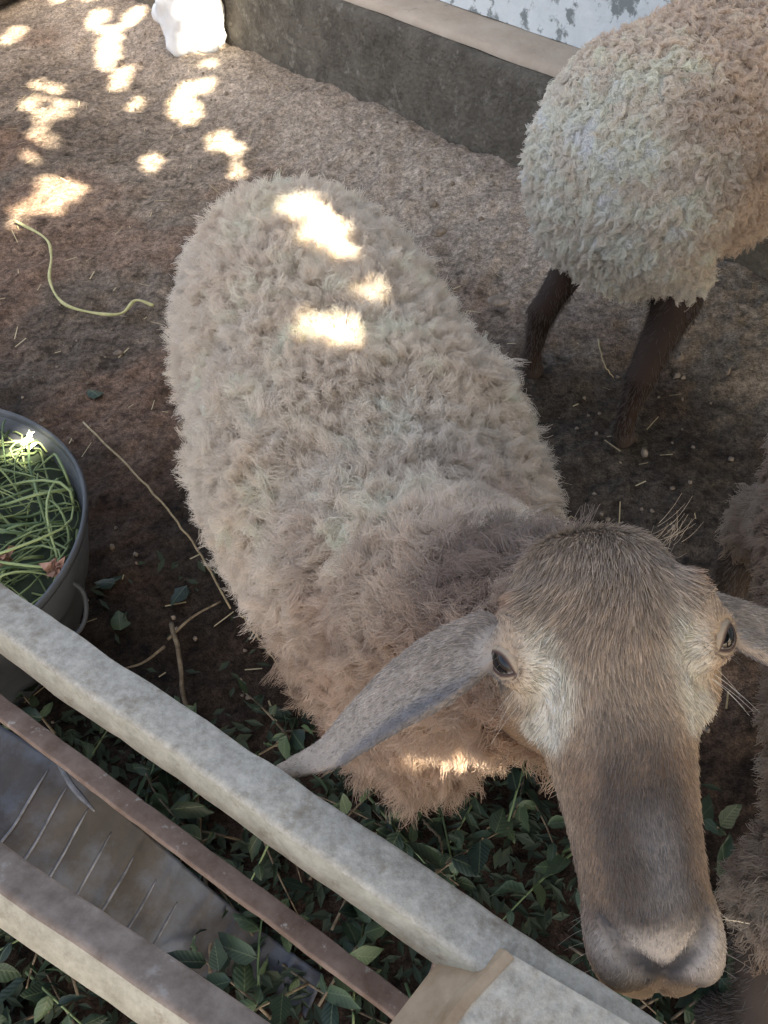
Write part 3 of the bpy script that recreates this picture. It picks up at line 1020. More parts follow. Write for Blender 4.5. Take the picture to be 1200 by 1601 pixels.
pts = P[:, None] - Nn[:, None] * 0.0008 + d[:, None] * (L[:, None] * s)[..., None] + fl[:, None] * (L[:, None] * 0.25 * s ** 2)[..., None] - Nn[:, None] * (L[:, None] * 0.22 * s ** 2)[..., None]
col = head_colour(P, Nn)
lum = rng.random(len(P))
col = col * np.where(lum < 0.25, 0.55, np.where(lum > 0.8, 1.45, 1.0))[:, None]
rad = 0.00024 * (1 - 0.6 * s ** 2)[None] * (0.8 + 0.4 * rng.random((len(P), 1)))
hair_object('face_hair', pts, rad, np.clip(col, 0.01, 0.85), M['fur'], sheep1, BASE1)

# leg hair
P, T = sample_mesh(V1, Q1, np.where(isleg & (V1[:, 2] > 0.05), 1.0, 0.0), 5000)
Nn = unitn(N1[T].mean(1))
d = unitn(np.array([0, 0, -1.0]) + Nn * 0.5 + rng.normal(0, 0.2, P.shape))
pts = P[:, None] + d[:, None] * (0.012 * s)[:, None]
hair_object('leg_hair', pts, np.full((len(P), 4), 0.0003), np.tile([0.2, 0.12, 0.08], (len(P), 1)), M['fur'], sheep1, BASE1)


# eyes
def eye_mat():
    m, nt, bs = node_mat('sheep_eye')
    a_ = nt.nodes.new('ShaderNodeAttribute'); a_.attribute_name = 'col'
    nt.links.new(a_.outputs['Color'], bs.inputs['Base Color'])
    bs.inputs['Roughness'].default_value = 0.05
    bs.inputs['Specular IOR Level'].default_value = 0.35
    bs.inputs['Coat Weight'].default_value = 0.0
    bs.inputs['Coat Roughness'].default_value = 0.02
    return m


M['eye'] = eye_mat()


def sphere(nu=32, nv=20):
    th = np.linspace(0, math.pi, nv); ph = np.linspace(0, 2 * math.pi, nu, endpoint=False)
    A, B = np.meshgrid(th, ph, indexing='ij')
    v = np.stack([np.sin(A) * np.cos(B), np.sin(A) * np.sin(B), np.cos(A)], -1).reshape(-1, 3)
    f = [[i * nu + j, (i + 1) * nu + j, (i + 1) * nu + (j + 1) % nu, i * nu + (j + 1) % nu] for i in range(nv - 1) for j in range(nu)]
    return v, f


sv, sf_ = sphere()
for sgn in (-1, 1):
    c, g = EYE[sgn]
    gw = HX * g[0] + HA * g[1] + HZ * g[2]
    gaze = unit(gw * 0.8 + unit(CAM - hp(*c)) * 0.25 - HA * 0.12)
    al = unit(HA - gaze * (HA @ gaze)); bt = np.cross(gaze, al)
    u_, v_, w_ = sv @ al, sv @ bt, sv @ gaze
    ang = np.degrees(np.arccos(np.clip(w_, -1, 1)))
    pup = np.sqrt((u_ / 0.50) ** 2 + (v_ / 0.32) ** 2)
    ec = np.tile([0.34, 0.31, 0.29], (len(sv), 1))
    ec = mixc(ec, np.array([0.014, 0.011, 0.010]), sstep(46, 40, ang))
    ec = mixc(ec, np.array([0.004, 0.005, 0.008]), sstep(1.15, 0.9, pup) * (w_ > 0))
    RB = 0.0132; ctr = hp(*c) + gw * 0.0010
    e = obj('eye', sv * RB + ctr - BASE1, sf_, M['eye'], sheep1, col=ec)
    # eyelids: a skin cap on the ball with an almond opening, turned in at the rim
    la = unit(HA * 0.62 - HX * sgn * 0.60 + HZ * 0.2); la = unit(la - gw * (la @ gw)); lb = np.cross(gw, la)
    if lb @ HX * sgn < 0: lb = -lb                                # lb points to the outer, lower side
    nphi = 48
    lv_, lc_ = [], []
    rings = [(-3, 0.992), (0, 1.03), (4, 1.07), (11, 1.10), (22, 1.13), (40, 1.12)]
    for k in range(nphi):
        ph = 2 * math.pi * k / nphi
        cu_, su_ = math.cos(ph), math.sin(ph)
        hv_ = 33.0 if su_ > 0 else 24.0
        qa = hv_ * max(cu_ * cu_, 1e-4) / 50.0 ** 2
        th0 = (-abs(su_) + math.sqrt(su_ * su_ + 4 * qa * hv_)) / (2 * qa)
        for da_, rf in rings:
            th = math.radians(th0 + da_)
            lv_.append(ctr + RB * rf * (gw * math.cos(th) + (la * cu_ + lb * su_) * math.sin(th)) - BASE1)
            lc_.append((0.055, 0.035, 0.032) if da_ <= 0 else ((0.10, 0.065, 0.055) if da_ < 8 else (0.36, 0.29, 0.22)))
    m_ = len(rings)
    lf2 = [[k * m_ + i, ((k + 1) % nphi) * m_ + i, ((k + 1) % nphi) * m_ + i + 1, k * m_ + i + 1] for k in range(nphi) for i in range(m_ - 1)]
    obj('eyelid', np.array(lv_), lf2, M['skin'], e, col=np.array(lc_))

# lashes, whiskers and the long hairs under the eye
wp, wr, wc = [], [], []
for sgn in (-1, 1):
    c, g = EYE[sgn]
    for k in range(9):
        st = hp(c[0] + sgn * 0.004, c[1] + rng.uniform(-0.012, 0.014), c[2] + rng.uniform(0.004, 0.010))
        dd = unit(HX * sgn * 0.9 + HZ * rng.uniform(0.1, 0.6) + HA * rng.uniform(-0.2, 0.7))
        l = rng.uniform(0.008, 0.014)
        wp.append([st + dd * l * q + HA * 0.004 * q * q for q in s]); wc.append([0.12, 0.10, 0.09])
    for k in range(6):
        st = hp(c[0] - sgn * 0.002, c[1] + rng.uniform(0.016, 0.03), c[2] - rng.uniform(0.006, 0.016))
        dd = unit(HX * sgn * 0.8 + HA * rng.uniform(0.5, 0.9) - HZ * 0.1)
        l = rng.uniform(0.018, 0.034)
        wp.append([st + dd * l * q + HA * 0.006 * q * q for q in s]); wc.append([0.75, 0.72, 0.66])
    for k in range(6):
        st = hp(sgn * rng.uniform(0.028, 0.043), rng.uniform(0.245, 0.285), rng.uniform(-0.02, 0.012))
        dd = unit(HX * sgn + HA * rng.uniform(0, 0.7) + HZ * rng.uniform(-0.3, 0.4))
        l = rng.uniform(0.012, 0.026)
        wp.append([st + dd * l * q + HA * 0.004 * q * q for q in s]); wc.append([0.5, 0.45, 0.4])
for k in range(26):
    st = hp(0.045 + rng.normal(0, 0.006), 0.022 + rng.normal(0, 0.006), 0.03 + rng.normal(0, 0.004))
    dd = unit(HX * 0.8 - HA * 0.5 + HZ * 0.3 + rng.normal(0, 0.3, 3)); l = rng.uniform(0.01, 0.022)
    wp.append([st + dd * l * q - HA * 0.005 * q * q for q in s]); wc.append([0.42, 0.32, 0.22])
wp = np.array(wp)
hair_object('long_face_hairs', wp, np.tile(0.00014 * (1 - 0.6 * s), (len(wp), 1)), np.array(wc), M['fur'], sheep1, BASE1)
del fld, FIELD1


# ------------------------------------------------------------------ other sheep
def other_sheep(base, head_dir, label, palette, nl, dims, wool, visible, hs=0.008, head_low=True):
    base = np.asarray(base, float)
    hd = unit([*head_dir, 0]); lt = np.array([hd[1], -hd[0], 0])
    B = lambda a_, l_, z_: base + hd * a_ + lt * l_ + ZZ * z_
    ax = np.array([lt, hd, ZZ])
    w, h, L = dims
    ext = np.array([0.95, 0.95, 0])
    f = Field(base - ext + [0, 0, 0], base + ext + [0, 0, 1.15], hs)
    zc = 0.34 + h + wool.get('lift', 0)
    f.ellipsoid(B(-0.18, 0, zc), (w, 0.34 * L, h), ax, 0.06)
    f.ellipsoid(B(0.15, 0, zc), (w * 0.97, 0.36 * L, h), ax, 0.08)
    f.ellipsoid(B(0.42 * L, 0, zc + 0.01), (w * 0.62, 0.2, h * 0.85), ax, 0.08)
    if wool.get('fat_tail'):
        f.ellipsoid(B(-0.44 * L, 0, zc + 0.0), (w * 0.92, 0.17, h * 0.92), ax, 0.08)
        f.ellipsoid(B(-0.50 * L, 0.02, zc - 0.05), (w * 0.82, 0.12, h * 0.80), ax, 0.06)
    else:
        f.ellipsoid(B(-0.42 * L, 0, zc), (w * 0.75, 0.14, h * 0.8), ax, 0.08)
    f.chain([B(0.50 * L, 0, zc + 0.08), B(0.64 * L, 0, zc + 0.20), B(0.74 * L, 0, zc + 0.26)], [w * 0.5, 0.085, 0.07], 0.05)
    f.chain([B(0.72 * L, 0, zc + 0.28), B(0.82 * L, 0, zc + 0.25), B(0.93 * L, 0, zc + 0.14)], [0.07, 0.065, 0.04], 0.03)
    for sl in (-1, 1):
        f.chain([B(0.73 * L, sl * 0.06, zc + 0.28), B(0.70 * L, sl * 0.13, zc + 0.25), B(0.72 * L, sl * 0.2, zc + 0.18)], [0.014, 0.018, 0.008], 0.01)
        x = w * 0.58
        f.chain([B(0.36 * L, sl * x, 0.36), B(0.37 * L, sl * x, 0.22), B(0.37 * L, sl * x, 0.07), B(0.385 * L, sl * x, 0.025)], [0.065, 0.038, 0.026, 0.032], 0.025)
        if wool.get('fat_tail'):
            x = 0.165
            f.chain([B(-0.42, sl * x * 0.7 + 0.03, 0.44), B(-0.43, sl * x * 0.9 + 0.06, 0.33), B(-0.585, sl * x + 0.105, 0.21), B(-0.60, sl * x + 0.11, 0.07), B(-0.585, sl * x + 0.11, 0.025)], [0.09, 0.052, 0.032, 0.021, 0.030], 0.02)
        else: f.chain([B(-0.33 * L, sl * x, 0.42), B(-0.30 * L, sl * x * 1.05, 0.31), B(-0.44 * L, sl * x, 0.21), B(-0.425 * L, sl * x, 0.07), B(-0.41 * L, sl * x, 0.025)], [0.085, 0.058, 0.034, 0.028, 0.032], 0.025)
    V, Q = f.mesh()
    N = vert_normals(V, Q)
    q = V - base
    sf = q @ hd
    face = sf > 0.71 * L
    leg = ((V[:, 2] < 0.30) & ((np.abs(q @ lt) > w * 0.25) | (sf < -0.5))) if not wool.get('fat_tail') else ((V[:, 2] < 0.31) & (np.abs(q @ lt) > w * 0.25) & (sf > -0.3)) | ((V[:, 2] < 0.375) & (N[:, 2] > -0.75) & (np.abs(np.abs(q @ lt - 0.085) - 0.155) < 0.075) & (sf < -0.35))
    fullc = palette(V, sf, q @ lt)
    vc = np.where(face[:, None], np.array([0.25, 0.17, 0.12]), fullc * 0.6)
    vc = np.where(leg[:, None], wool.get('leg', np.array([0.13, 0.066, 0.045])) * (0.7 + 0.6 * fbm(V, 20, 5, 2))[:, None], vc)
    vc = np.where((V[:, 2] < 0.05)[:, None], np.array([0.05, 0.035, 0.03]), vc)
    root = thing('sheep', base.tolist(), label, 'sheep')
    obj('body', V - base, Q, M['skin'], root, col=vc)
    NS = smooth_normals(V, Q, N, 4)
    dens = np.where(face | leg, 0.0, 1.0) * (0.05 + 0.95 * sstep(-0.3, 0.05, (NS * unitn(CAM - V)).sum(1))) * visible(V)
    P, T = sample_mesh(V, Q, dens, nl)
    Nn = unitn(NS[T].mean(1))
    down = np.array([0, 0, -1.0]) - Nn * (-Nn[:, 2:3])
    flow = down * wool.get('down', 1.2) + rng.normal(0, 0.2, P.shape)
    q = P - base
    ln = wool['len'] * (0.75 + 0.5 * vnoise(P, 12, 91) + 0.15 * rng.random(len(P)))
    a_ = fleece(P, Nn, flow, ln, palette(P, q @ hd, q @ lt), K=wool['K'], rc=wool['rc'], curl=wool['curl'], turns=wool['turns'], npts=wool['npts'], rad=wool['rad'], spread=wool['spread'], taper=wool['taper'], droop=wool['droop'], stray=0.04)
    hair_object('fleece', *a_, M['wool'], root, base)
    P, T = sample_mesh(V, Q, np.where((leg | face) & (V[:, 2] > 0.05), 1.0, 0.0), 9000)
    Nn = unitn(N[T].mean(1))
    d = unitn(np.array([0, 0, -1.0]) + Nn * 0.45 + rng.normal(0, 0.2, P.shape))
    ss = np.linspace(0, 1, 4)
    hair_object('leg_hair', P[:, None] + d[:, None] * (0.013 * ss)[:, None], np.full((len(P), 4), 0.00045), np.tile(wool.get('leg', np.array([0.14, 0.072, 0.05])), (len(P), 1)) * (0.7 + 0.6 * rng.random((len(P), 1))), M['fur'], root, base)
    return root


def pal2(P, sf, lat):
    n = fbm(P, 8, 101, 4) - 0.5; nf = fbm(P, 30, 103, 3) - 0.5
    white = np.array([0.89, 0.83, 0.745]); tan = np.array([0.76, 0.62, 0.51]); grey = np.array([0.79, 0.75, 0.68])
    c = np.tile(white, (len(P), 1))
    c = mixc(c, grey, sstep(0.52, 0.40, P[:, 2] + n * 0.2) * 0.6)
    c = mixc(c, tan, sstep(-0.56, -0.26, sf + n * 0.30 + 0.40 * (P[:, 2] - 0.60) + 0.25 * lat) * 0.85)
    c = mixc(c, np.array([0.50, 0.43, 0.26]), sstep(0.36, 0.28, P[:, 2] + n * 0.1) * 0.45)
    return np.clip(c * (1 + nf * 0.6)[:, None], 0.02, 0.85)


def pal3(P, sf, lat):
    n = fbm(P, 9, 111, 4) - 0.5; nf = fbm(P, 40, 113, 3) - 0.5
    c = mixc(np.array([0.36, 0.27, 0.205]), np.array([0.44, 0.37, 0.30]), sstep(-0.1, 0.2, n))
    c = mixc(c, np.array([0.10, 0.07, 0.055]), sstep(0.10, 0.2, nf) * 0.7)
    return np.clip(c, 0.02, 0.8)


BASE2 = np.array([0.545, 1.70, 0]) + 0.46 * np.array([*unit([0.8, 0.6]), 0])
other_sheep(BASE2, (0.8, 0.6), 'curly white rumped sheep seen from behind beside the wall', pal2, 9500, (0.268, 0.258, 1.0),
            dict(lift=-0.012, len=0.025, K=20, rc=0.0095, curl=0.0070, turns=1.5, npts=9, rad=0.00062, spread=0.45, taper=0.20, droop=0.4, down=0.8, leg=np.array([0.034, 0.020, 0.015]), fat_tail=True),  # leg colour darkened to stand for the shadow under the rump
            lambda V: np.where((V - BASE2) @ np.array([0.8, 0.6, 0]) < 0.25, 1.0, 0.12))
BASE3 = np.array([0.70, 0.50, 0])
other_sheep(BASE3, (0.25, 0.97), 'dirty brown sheep half hidden behind the face at right edge', pal3, 3600, (0.19, 0.19, 0.92),
            dict(len=0.020, K=18, rc=0.012, curl=0.003, turns=1.2, npts=6, rad=0.0006, spread=0.4, taper=0.5, droop=0.4, leg=np.array([0.06, 0.042, 0.032])),
            lambda V: np.where(V[:, 0] < 0.85, 1.0, 0.15))

# ------------------------------------------------------------------ fence rails
def bar(p0, p1, w, h, mat, name, parent, base, roll=0.0, bev=0.004, wob=0.0015, n=70, seed=1, mat2=None):
    """rolled steel bar: bevelled rectangle swept from p0 to p1, slightly dented. mat2 goes on the outward side face"""
    p0 = np.asarray(p0, float); p1 = np.asarray(p1, float)
    T = unit(p1 - p0)
    S = unit(np.cross(T, ZZ)); U2 = np.cross(S, T)
    S, U2 = S * math.cos(roll) + U2 * math.sin(roll), U2 * math.cos(roll) - S * math.sin(roll)
    a, b = w / 2, h / 2
    prof = np.array([(-a, -b + bev), (-a, b - bev), (-a + bev * .3, b - bev * .3), (-a + bev, b), (0, b), (a - bev, b), (a - bev * .3, b - bev * .3), (a, b - bev), (a, 0), (a, -b + bev), (a - bev, -b), (-a + bev, -b)])
    V = []
    for t in np.linspace(0, 1, n):
        c = p0 + (p1 - p0) * t
        V.append(c + prof[:, :1] * S + prof[:, 1:] * U2)
    V = np.array(V); m = len(prof)
    P = V.reshape(-1, 3)
    for k, ax in enumerate((S, U2)):
        P += ((fbm(P, 14, seed + k * 7, 3) - 0.5) * wob * 2 + (fbm(P, 55, seed + 3 + k, 2) - 0.5) * wob)[:, None] * ax
    I = np.arange(len(P)).reshape(n, m)
    J = np.roll(I, -1, 1)
    F = np.stack([I[:-1], J[:-1], J[1:], I[1:]], -1).reshape(-1, 4).tolist()
    F.append(I[0].tolist()[::-1]); F.append(I[-1].tolist())
    o = obj(name, P - base, F, mat, parent)
    if mat2:
        o.data.materials.append(mat2)
        mi = np.zeros(len(F), np.int32)
        side = np.isin(np.arange(m), (7, 8))
        mi[:(n - 1) * m] = np.tile(side, n - 1).astype(np.int32)
        o.data.polygons.foreach_set('material_index', mi)
    return o


fa = at(0, 966, 0.86); fbp = at(1010, 1662, 0.86)
FT = unit(fbp - fa); FN = np.cross(ZZ, FT)
if FN[1] < 0: FN = -FN
FA = fa - FT * 0.9; FB = fbp + FT * 0.75
fence = thing('pen_fence', [FA[0], FA[1], 0], 'weathered galvanised steel rail fence crossing in front of the sheep', 'fence')
fbase = np.array([FA[0], FA[1], 0])
bar(FA, FB, 0.035, 0.036, M['galv'], 'top_rail', fence, fbase, 0.22, 0.004, 0.0026, 160, 3, M['cream'])
low0 = FA.copy(); low0[2] = 0.40; low1 = FB.copy(); low1[2] = 0.40
bar(low0, low1, 0.028, 0.010, M['rust'], 'lower_rail', fence, fbase, 0.35, 0.002, 0.0018, 160, 5)
for e_, nm in ((FA, 'post'), (FB, 'post')):
    bar(np.array([e_[0], e_[1], -0.05]), np.array([e_[0], e_[1], 0.90]), 0.05, 0.05, M['galv'], nm, fence, fbase, 0, 0.004, 0.001, 30, 8)
# bracket welded to the rail: flat plate and its folded flange coming towards the viewer
pl = [at(790, 1486, 0.886), at(728, 1560, 0.884), at(640, 1680, 0.882), at(980, 1740, 0.882), at(985, 1600, 0.886)]
g = Geo()
top = np.array(pl); bot = top - np.array([0, 0, 0.006])
g.add(np.vstack([top, bot]) - fbase, [[0, 1, 2, 3, 4], [9, 8, 7, 6, 5]] + [[i, (i + 5), (i + 1) % 5 + 5, (i + 1) % 5] for i in range(5)])
plate = g.build('bracket_plate', M['galv'], fence, smooth=False)
pf = [at(790, 1486, 0.884), at(724, 1556, 0.882), at(636, 1676, 0.880)]
g = Geo()
fl_top = np.array(pf); d_ = unit(fl_top[2] - fl_top[0]); sd = unit(np.cross(d_, ZZ))
lf = -sd if sd[0] > 0 else sd
ring = []
for p_ in fl_top:
    ring.append([p_ + ZZ * 0.002, p_ - lf * 0.006 + ZZ * 0.003, p_ + lf * 0.024 - ZZ * 0.030, p_ + lf * 0.016 - ZZ * 0.034])
ring = np.array(ring).reshape(-1, 3)
ff = []
for i in range(2):
    for k in range(4):
        ff.append([i * 4 + k, i * 4 + (k + 1) % 4, (i + 1) * 4 + (k + 1) % 4, (i + 1) * 4 + k])
ff += [[0, 1, 2, 3], [11, 10, 9, 8]]
g.add(ring - fbase, ff)
g.build('bracket_flange', M['tanrust'], plate, smooth=False)
# short tie wire hanging under the rail
w0 = at(690, 1478, 0.84)
tv, tf_ = tube([w0, w0 + [0, 0.002, -0.10], w0 + [-0.004, 0.004, -0.25]], 0.0028, 6)
obj('tie_rod', tv - fbase, tf_, M['rust'], fence)

ga = at(0, 1382, 0.86); gb = at(300, 1590, 0.86)
GT = unit(gb - ga)
GA = ga - GT * 0.8; GB = gb + GT * 0.9
nearf = thing('feeding_barrier', [GA[0], GA[1], 0], 'cream and brown barrier bar nearest the viewer in the lower left corner', 'barrier')
nb = np.array([GA[0], GA[1], 0])
bar(GA, GB, 0.026, 0.036, M['mauve'], 'rail', nearf, nb, 0.55, 0.004, 0.0012, 120, 13, M['cream'])
for e_ in (GA, GB):
    bar(np.array([e_[0], e_[1], -0.05]), np.array([e_[0], e_[1], 0.84]), 0.04, 0.04, M['mauve'], 'post', nearf, nb, 0, 0.004, 0.001, 30, 8)

# dark dented sheet between the two rows of bars, its inner end pressed into ribs
SO = at(-60, 1330, 0.26)
e1 = GT; e2 = unit(np.cross(ZZ, GT)); e2 = e2 if e2[1] > 0 else -e2
nu, nv = 110, 36
Ug, Vg = np.meshgrid(np.linspace(-0.25, 0.50, nu), np.linspace(-0.035, 0.24, nv), indexing='ij')
edge = 0.13 - 0.02 * sstep(0.08, 0.58, Ug)                     # far edge draws in to the right
Vv = np.minimum(Vg, 9) * np.where(Vg > 0, np.clip(edge / 0.24 + 0.10, 0.10, 1), 1)
rib = sstep(0.10, 0.16, Ug) * 0.008 * np.maximum(0, np.cos((Ug - 0.03) * 2 * math.pi / 0.052)) ** 4
Zg = 0.02 - 0.30 * sstep(0.03, 0.40, Ug) + rib - 0.10 * (Vv / 0.2) * np.abs(Vv / 0.2) * 0 + 0.05 * sstep(0.02, 0.2, Vv)
pp = SO + Ug.reshape(-1, 1) * e1 + Vv.reshape(-1, 1) * e2 + Zg.reshape(-1, 1) * ZZ
pp[:, 2] += (fbm(pp, 9, 7, 3) - 0.5) * 0.03
I = np.arange(nu * nv).reshape(nu, nv)
F = np.stack([I[:-1, :-1], I[1:, :-1], I[1:, 1:], I[:-1, 1:]], -1).reshape(-1, 4)
sh = thing('metal_sheet', [SO[0], SO[1], 0], 'dark blue grey dented metal sheet with ribs, between the lower bars', 'sheet')
sb = np.array([SO[0], SO[1], 0])
so = obj('panel', pp - sb, F, M['sheet'], sh)
sol = so.modifiers.new('thickness', 'SOLIDIFY'); sol.thickness = 0.0018
for k in range(7):
    iu = int(np.argmin(np.abs(Ug[:, 0] - (0.055 + 0.034 * k))))
    j0, j1 = 1, 33 - k
    path = pp.reshape(nu, nv, 3)[iu, j0:j1] + np.array([0, 0, 0.0015])
    tv, tf_ = tube(path - sb, np.interp(np.linspace(0, 1, len(path)), [0, .2, .8, 1], [0.0008, 0.0024, 0.0024, 0.0008]), 6, 0.6)
    obj('rib', tv, tf_, M['tin'], so)
lip = spline([at(25, 1118, 0.34), at(75, 1165, 0.33), at(110, 1225, 0.32), at(148, 1268, 0.31)], 24)
tv, tf_ = tube(lip, np.interp(np.linspace(0, 1, 24), [0, .3, .8, 1], [0.001, 0.003, 0.0045, 0.0015]), 6, 0.5)
obj('curled_edge', tv - sb, tf_, M['tin'], so)

# ------------------------------------------------------------------ tub with green stems
TC = np.array([-0.925, 0.86, 0.0]); TR = 0.372; TH = 0.30
tub = thing('feed_tub', TC.tolist(), 'large dark grey round feed tub at the left edge', 'tub')


def lathe(prof, seg=96, wob=0.0):
    V, F = [], []
    for k in range(seg):
        th = 2 * math.pi * k / seg
        for r, z in prof:
            rr = r * (1 + wob * math.sin(3 * th + 1) * (z / TH))
            V.append((rr * math.cos(th), rr * math.sin(th), z))
    m = len(prof)
    for k in range(seg):
        k2 = (k + 1) % seg
        for i in range(m - 1):
            F.append([k * m + i, k2 * m + i, k2 * m + i + 1, k * m + i + 1])
    return V, F


v, f = lathe([(0.001, 0.0), (0.27, 0.0), (0.285, 0.012), (0.325, 0.14), (0.332, 0.145), (TR - 0.006, TH - 0.012), (TR - 0.012, TH - 0.012), (0.322, 0.145), (0.272, 0.016), (0.001, 0.015)], wob=0.012)
tub_shell = obj('shell', v, f, M['tub'], tub)
v, f = lathe([(TR - 0.012, TH - 0.012), (TR - 0.010, TH), (TR - 0.007, TH + 0.003), (TR - 0.003, TH + 0.002), (TR - 0.001, TH - 0.006), (TR - 0.003, TH - 0.014), (TR - 0.012, TH - 0.012)], wob=0.012)
obj('rim', v, f, M['tub'], tub_shell)
hc = np.array([0.33, -0.10, 0.24])
hv, hf = tube(spline([hc + [0.0, 0.06, 0.0], hc + [0.035, 0.045, -0.03], hc + [0.04, 0.0, -0.06], hc + [0.022, -0.05, -0.05], hc + [-0.012, -0.07, -0.02]], 20), 0.0045, 8)
obj('handle', hv, hf, M['tub'], tub_shell)

# heap under the stems
hv, hq = [], []
ru, tu = np.meshgrid(np.linspace(0, 1, 24), np.linspace(0, 2 * math.pi, 80, endpoint=False), indexing='ij')
hpnt = np.stack([ru * 0.348 * np.cos(tu), ru * 0.348 * np.sin(tu), 0.228 + 0.03 * (1 - ru ** 2)], -1).reshape(-1, 3)
hpnt[:, 2] += (fbm(hpnt, 30, 3, 3) - 0.5) * 0.05
I = np.arange(24 * 80).reshape(24, 80); J = np.roll(I, -1, 1)
F = np.stack([I[:-1], I[1:], J[1:], J[:-1]], -1).reshape(-1, 4)
core = obj('chopped_greens', hpnt + TC, F, M['litter'])
tag(core, 'dark mass of chopped greens under the stems in the tub', 'greens', kind='stuff')


def stem_curve(c, ang, l, bendv, z, n=9):
    d = np.array([math.cos(ang), math.sin(ang), 0]); p = np.array([-d[1], d[0], 0])
    t = np.linspace(-0.5, 0.5, n)
    q = c + d * (l * t)[:, None] + p * (bendv * (t ** 2 - 0.1) * 4)[:, None]
    q[:, 2] = z + 0.018 * np.sin(t * 5 + ang * 3) - 0.05 * (t ** 2)
    return q


for k in range(290):
    r = TR * 0.88 * math.sqrt(rng.random()); th = rng.uniform(-math.pi * 0.62, math.pi * 0.62)
    c = TC + np.array([r * math.cos(th), r * math.sin(th), 0])
    l = rng.uniform(0.08, 0.34)
    z = 0.235 + 0.055 * (k / 290) + rng.uniform(0, 0.012)
    q = stem_curve(c, rng.uniform(0, 6.28), l, rng.normal(0, 0.055), z)
    rel = q[:, :2] - TC[:2]
    rr = np.linalg.norm(rel, axis=1)
    lim = 0.343
    q[:, :2] = TC[:2] + rel * np.minimum(1, lim / np.maximum(rr, 1e-6))[:, None]
    r0 = rng.uniform(0.0015, 0.0036)
    tv, tf_ = tube(q, np.linspace(r0, r0 * 0.55, len(q)), 6)
    b = q[4].copy()
    o = obj('green_stem', tv - b, tf_, M['stem'])
    o.location = b
    tag(o, 'long thin green stem lying in the heap in the tub', 'stem', 'green stems heaped in the feed tub')


def flower(loc, size, mat, label, name='wilted_flower', n=14):
    g = Geo()
    for i in range(n):
        th = 6.28 * i / n + rng.normal(0, 0.5); up = rng.uniform(-0.2, 1.3); l = size * rng.uniform(0.35, 1.0)
        d = unit([math.cos(th), math.sin(th), up]); p = unit(np.cross(d, ZZ)); nn = np.cross(p, d)
        w = l * rng.uniform(0.12, 0.30)
        g.add([d * 0, d * l * .5 + p * w, d * l + nn * -0.2 * l, d * l * .5 - p * w, d * l * .5 + nn * 0.1 * l], [[0, 1, 4], [1, 2, 4], [2, 3, 4], [3, 0, 4]])
    g.v = [q_ + rng.normal(0, size * 0.24, q_.shape) for q_ in g.v]
    o = g.build(name, mat, None, False)
    o.location = loc
    return tag(o, label, 'flower')


flower(at(85, 890, 0.288), 0.024, M['petal'], 'reddish wilted flower on the greens near the tub rim')
flower(at(8, 872, 0.288), 0.024, M['petal'], 'reddish wilted flower on the greens at the left picture edge')
flower(at(42, 690, 0.288), 0.022, M['whiteflower'], 'pale yellow flower head against the far inside of the tub', 'pale_flower')

# ------------------------------------------------------------------ leaves and twigs
def leaf_mesh(name, l=0.065, w=0.036, fold=0.25, curl=0.2, n=8, mat=None, seed=0, side=0.0):
    V, F = [], []
    r_ = np.random.default_rng(seed)
    t = np.linspace(0, 1, n)
    wid = w / 2 * np.sin(math.pi * t ** 0.72) ** 0.9
    for i in range(n):
        z = -0.5 * curl * l * t[i] ** 2
        bx = side * l * t[i] ** 2
        jl, jr = 1 + r_.normal(0, 0.10), 1 + r_.normal(0, 0.10)
        V += [(bx - wid[i] * jl, t[i] * l, z + fold * wid[i] + r_.normal(0, 0.0022)), (bx, t[i] * l, z), (bx + wid[i] * jr, t[i] * l, z + fold * wid[i] + r_.normal(0, 0.0022))]
    for i in range(n - 1):
        for k in (0, 1):
            F.append([i * 3 + k, i * 3 + k + 1, (i + 1) * 3 + k + 1, (i + 1) * 3 + k])
    return mesh_data(name, V, F, mat)


LEAVES = [leaf_mesh('leaf', l, w, f_, c_, 8, M['leaf'], k, sd_) for k, (l, w, f_, c_, sd_) in enumerate(
    ((0.070, 0.038, 0.3, 0.3, 0.1), (0.055, 0.032, 0.15, 0.6, -0.15), (0.085, 0.034, 0.6, 0.2, 0.2), (0.062, 0.042, -0.3, 0.5, 0.0), (0.048, 0.024, 0.8, 0.9, -0.1),
     (0.075, 0.045, 0.1, -0.3, 0.1), (0.066, 0.026, 0.9, 0.5, -0.25), (0.058, 0.036, -0.5, 0.8, 0.15), (0.080, 0.040, 0.35, 0.7, -0.2), (0.040, 0.024, 0.2, 0.4, 0.0)))]


def in_leaf_zone(p):
    """fodder lies between the tub, the chest of the sheep and the fence"""
    x, y = p[0], p[1]
    if np.hypot(x - TC[0], y - TC[1]) < 0.36: return False
    if y > 1.02 - 0.55 * (x + 0.7) - 0.0 and x < 0.05: return y < 0.98 - 0.60 * (x + 0.75) + 0.05
    return y < 0.66 and x < 0.52


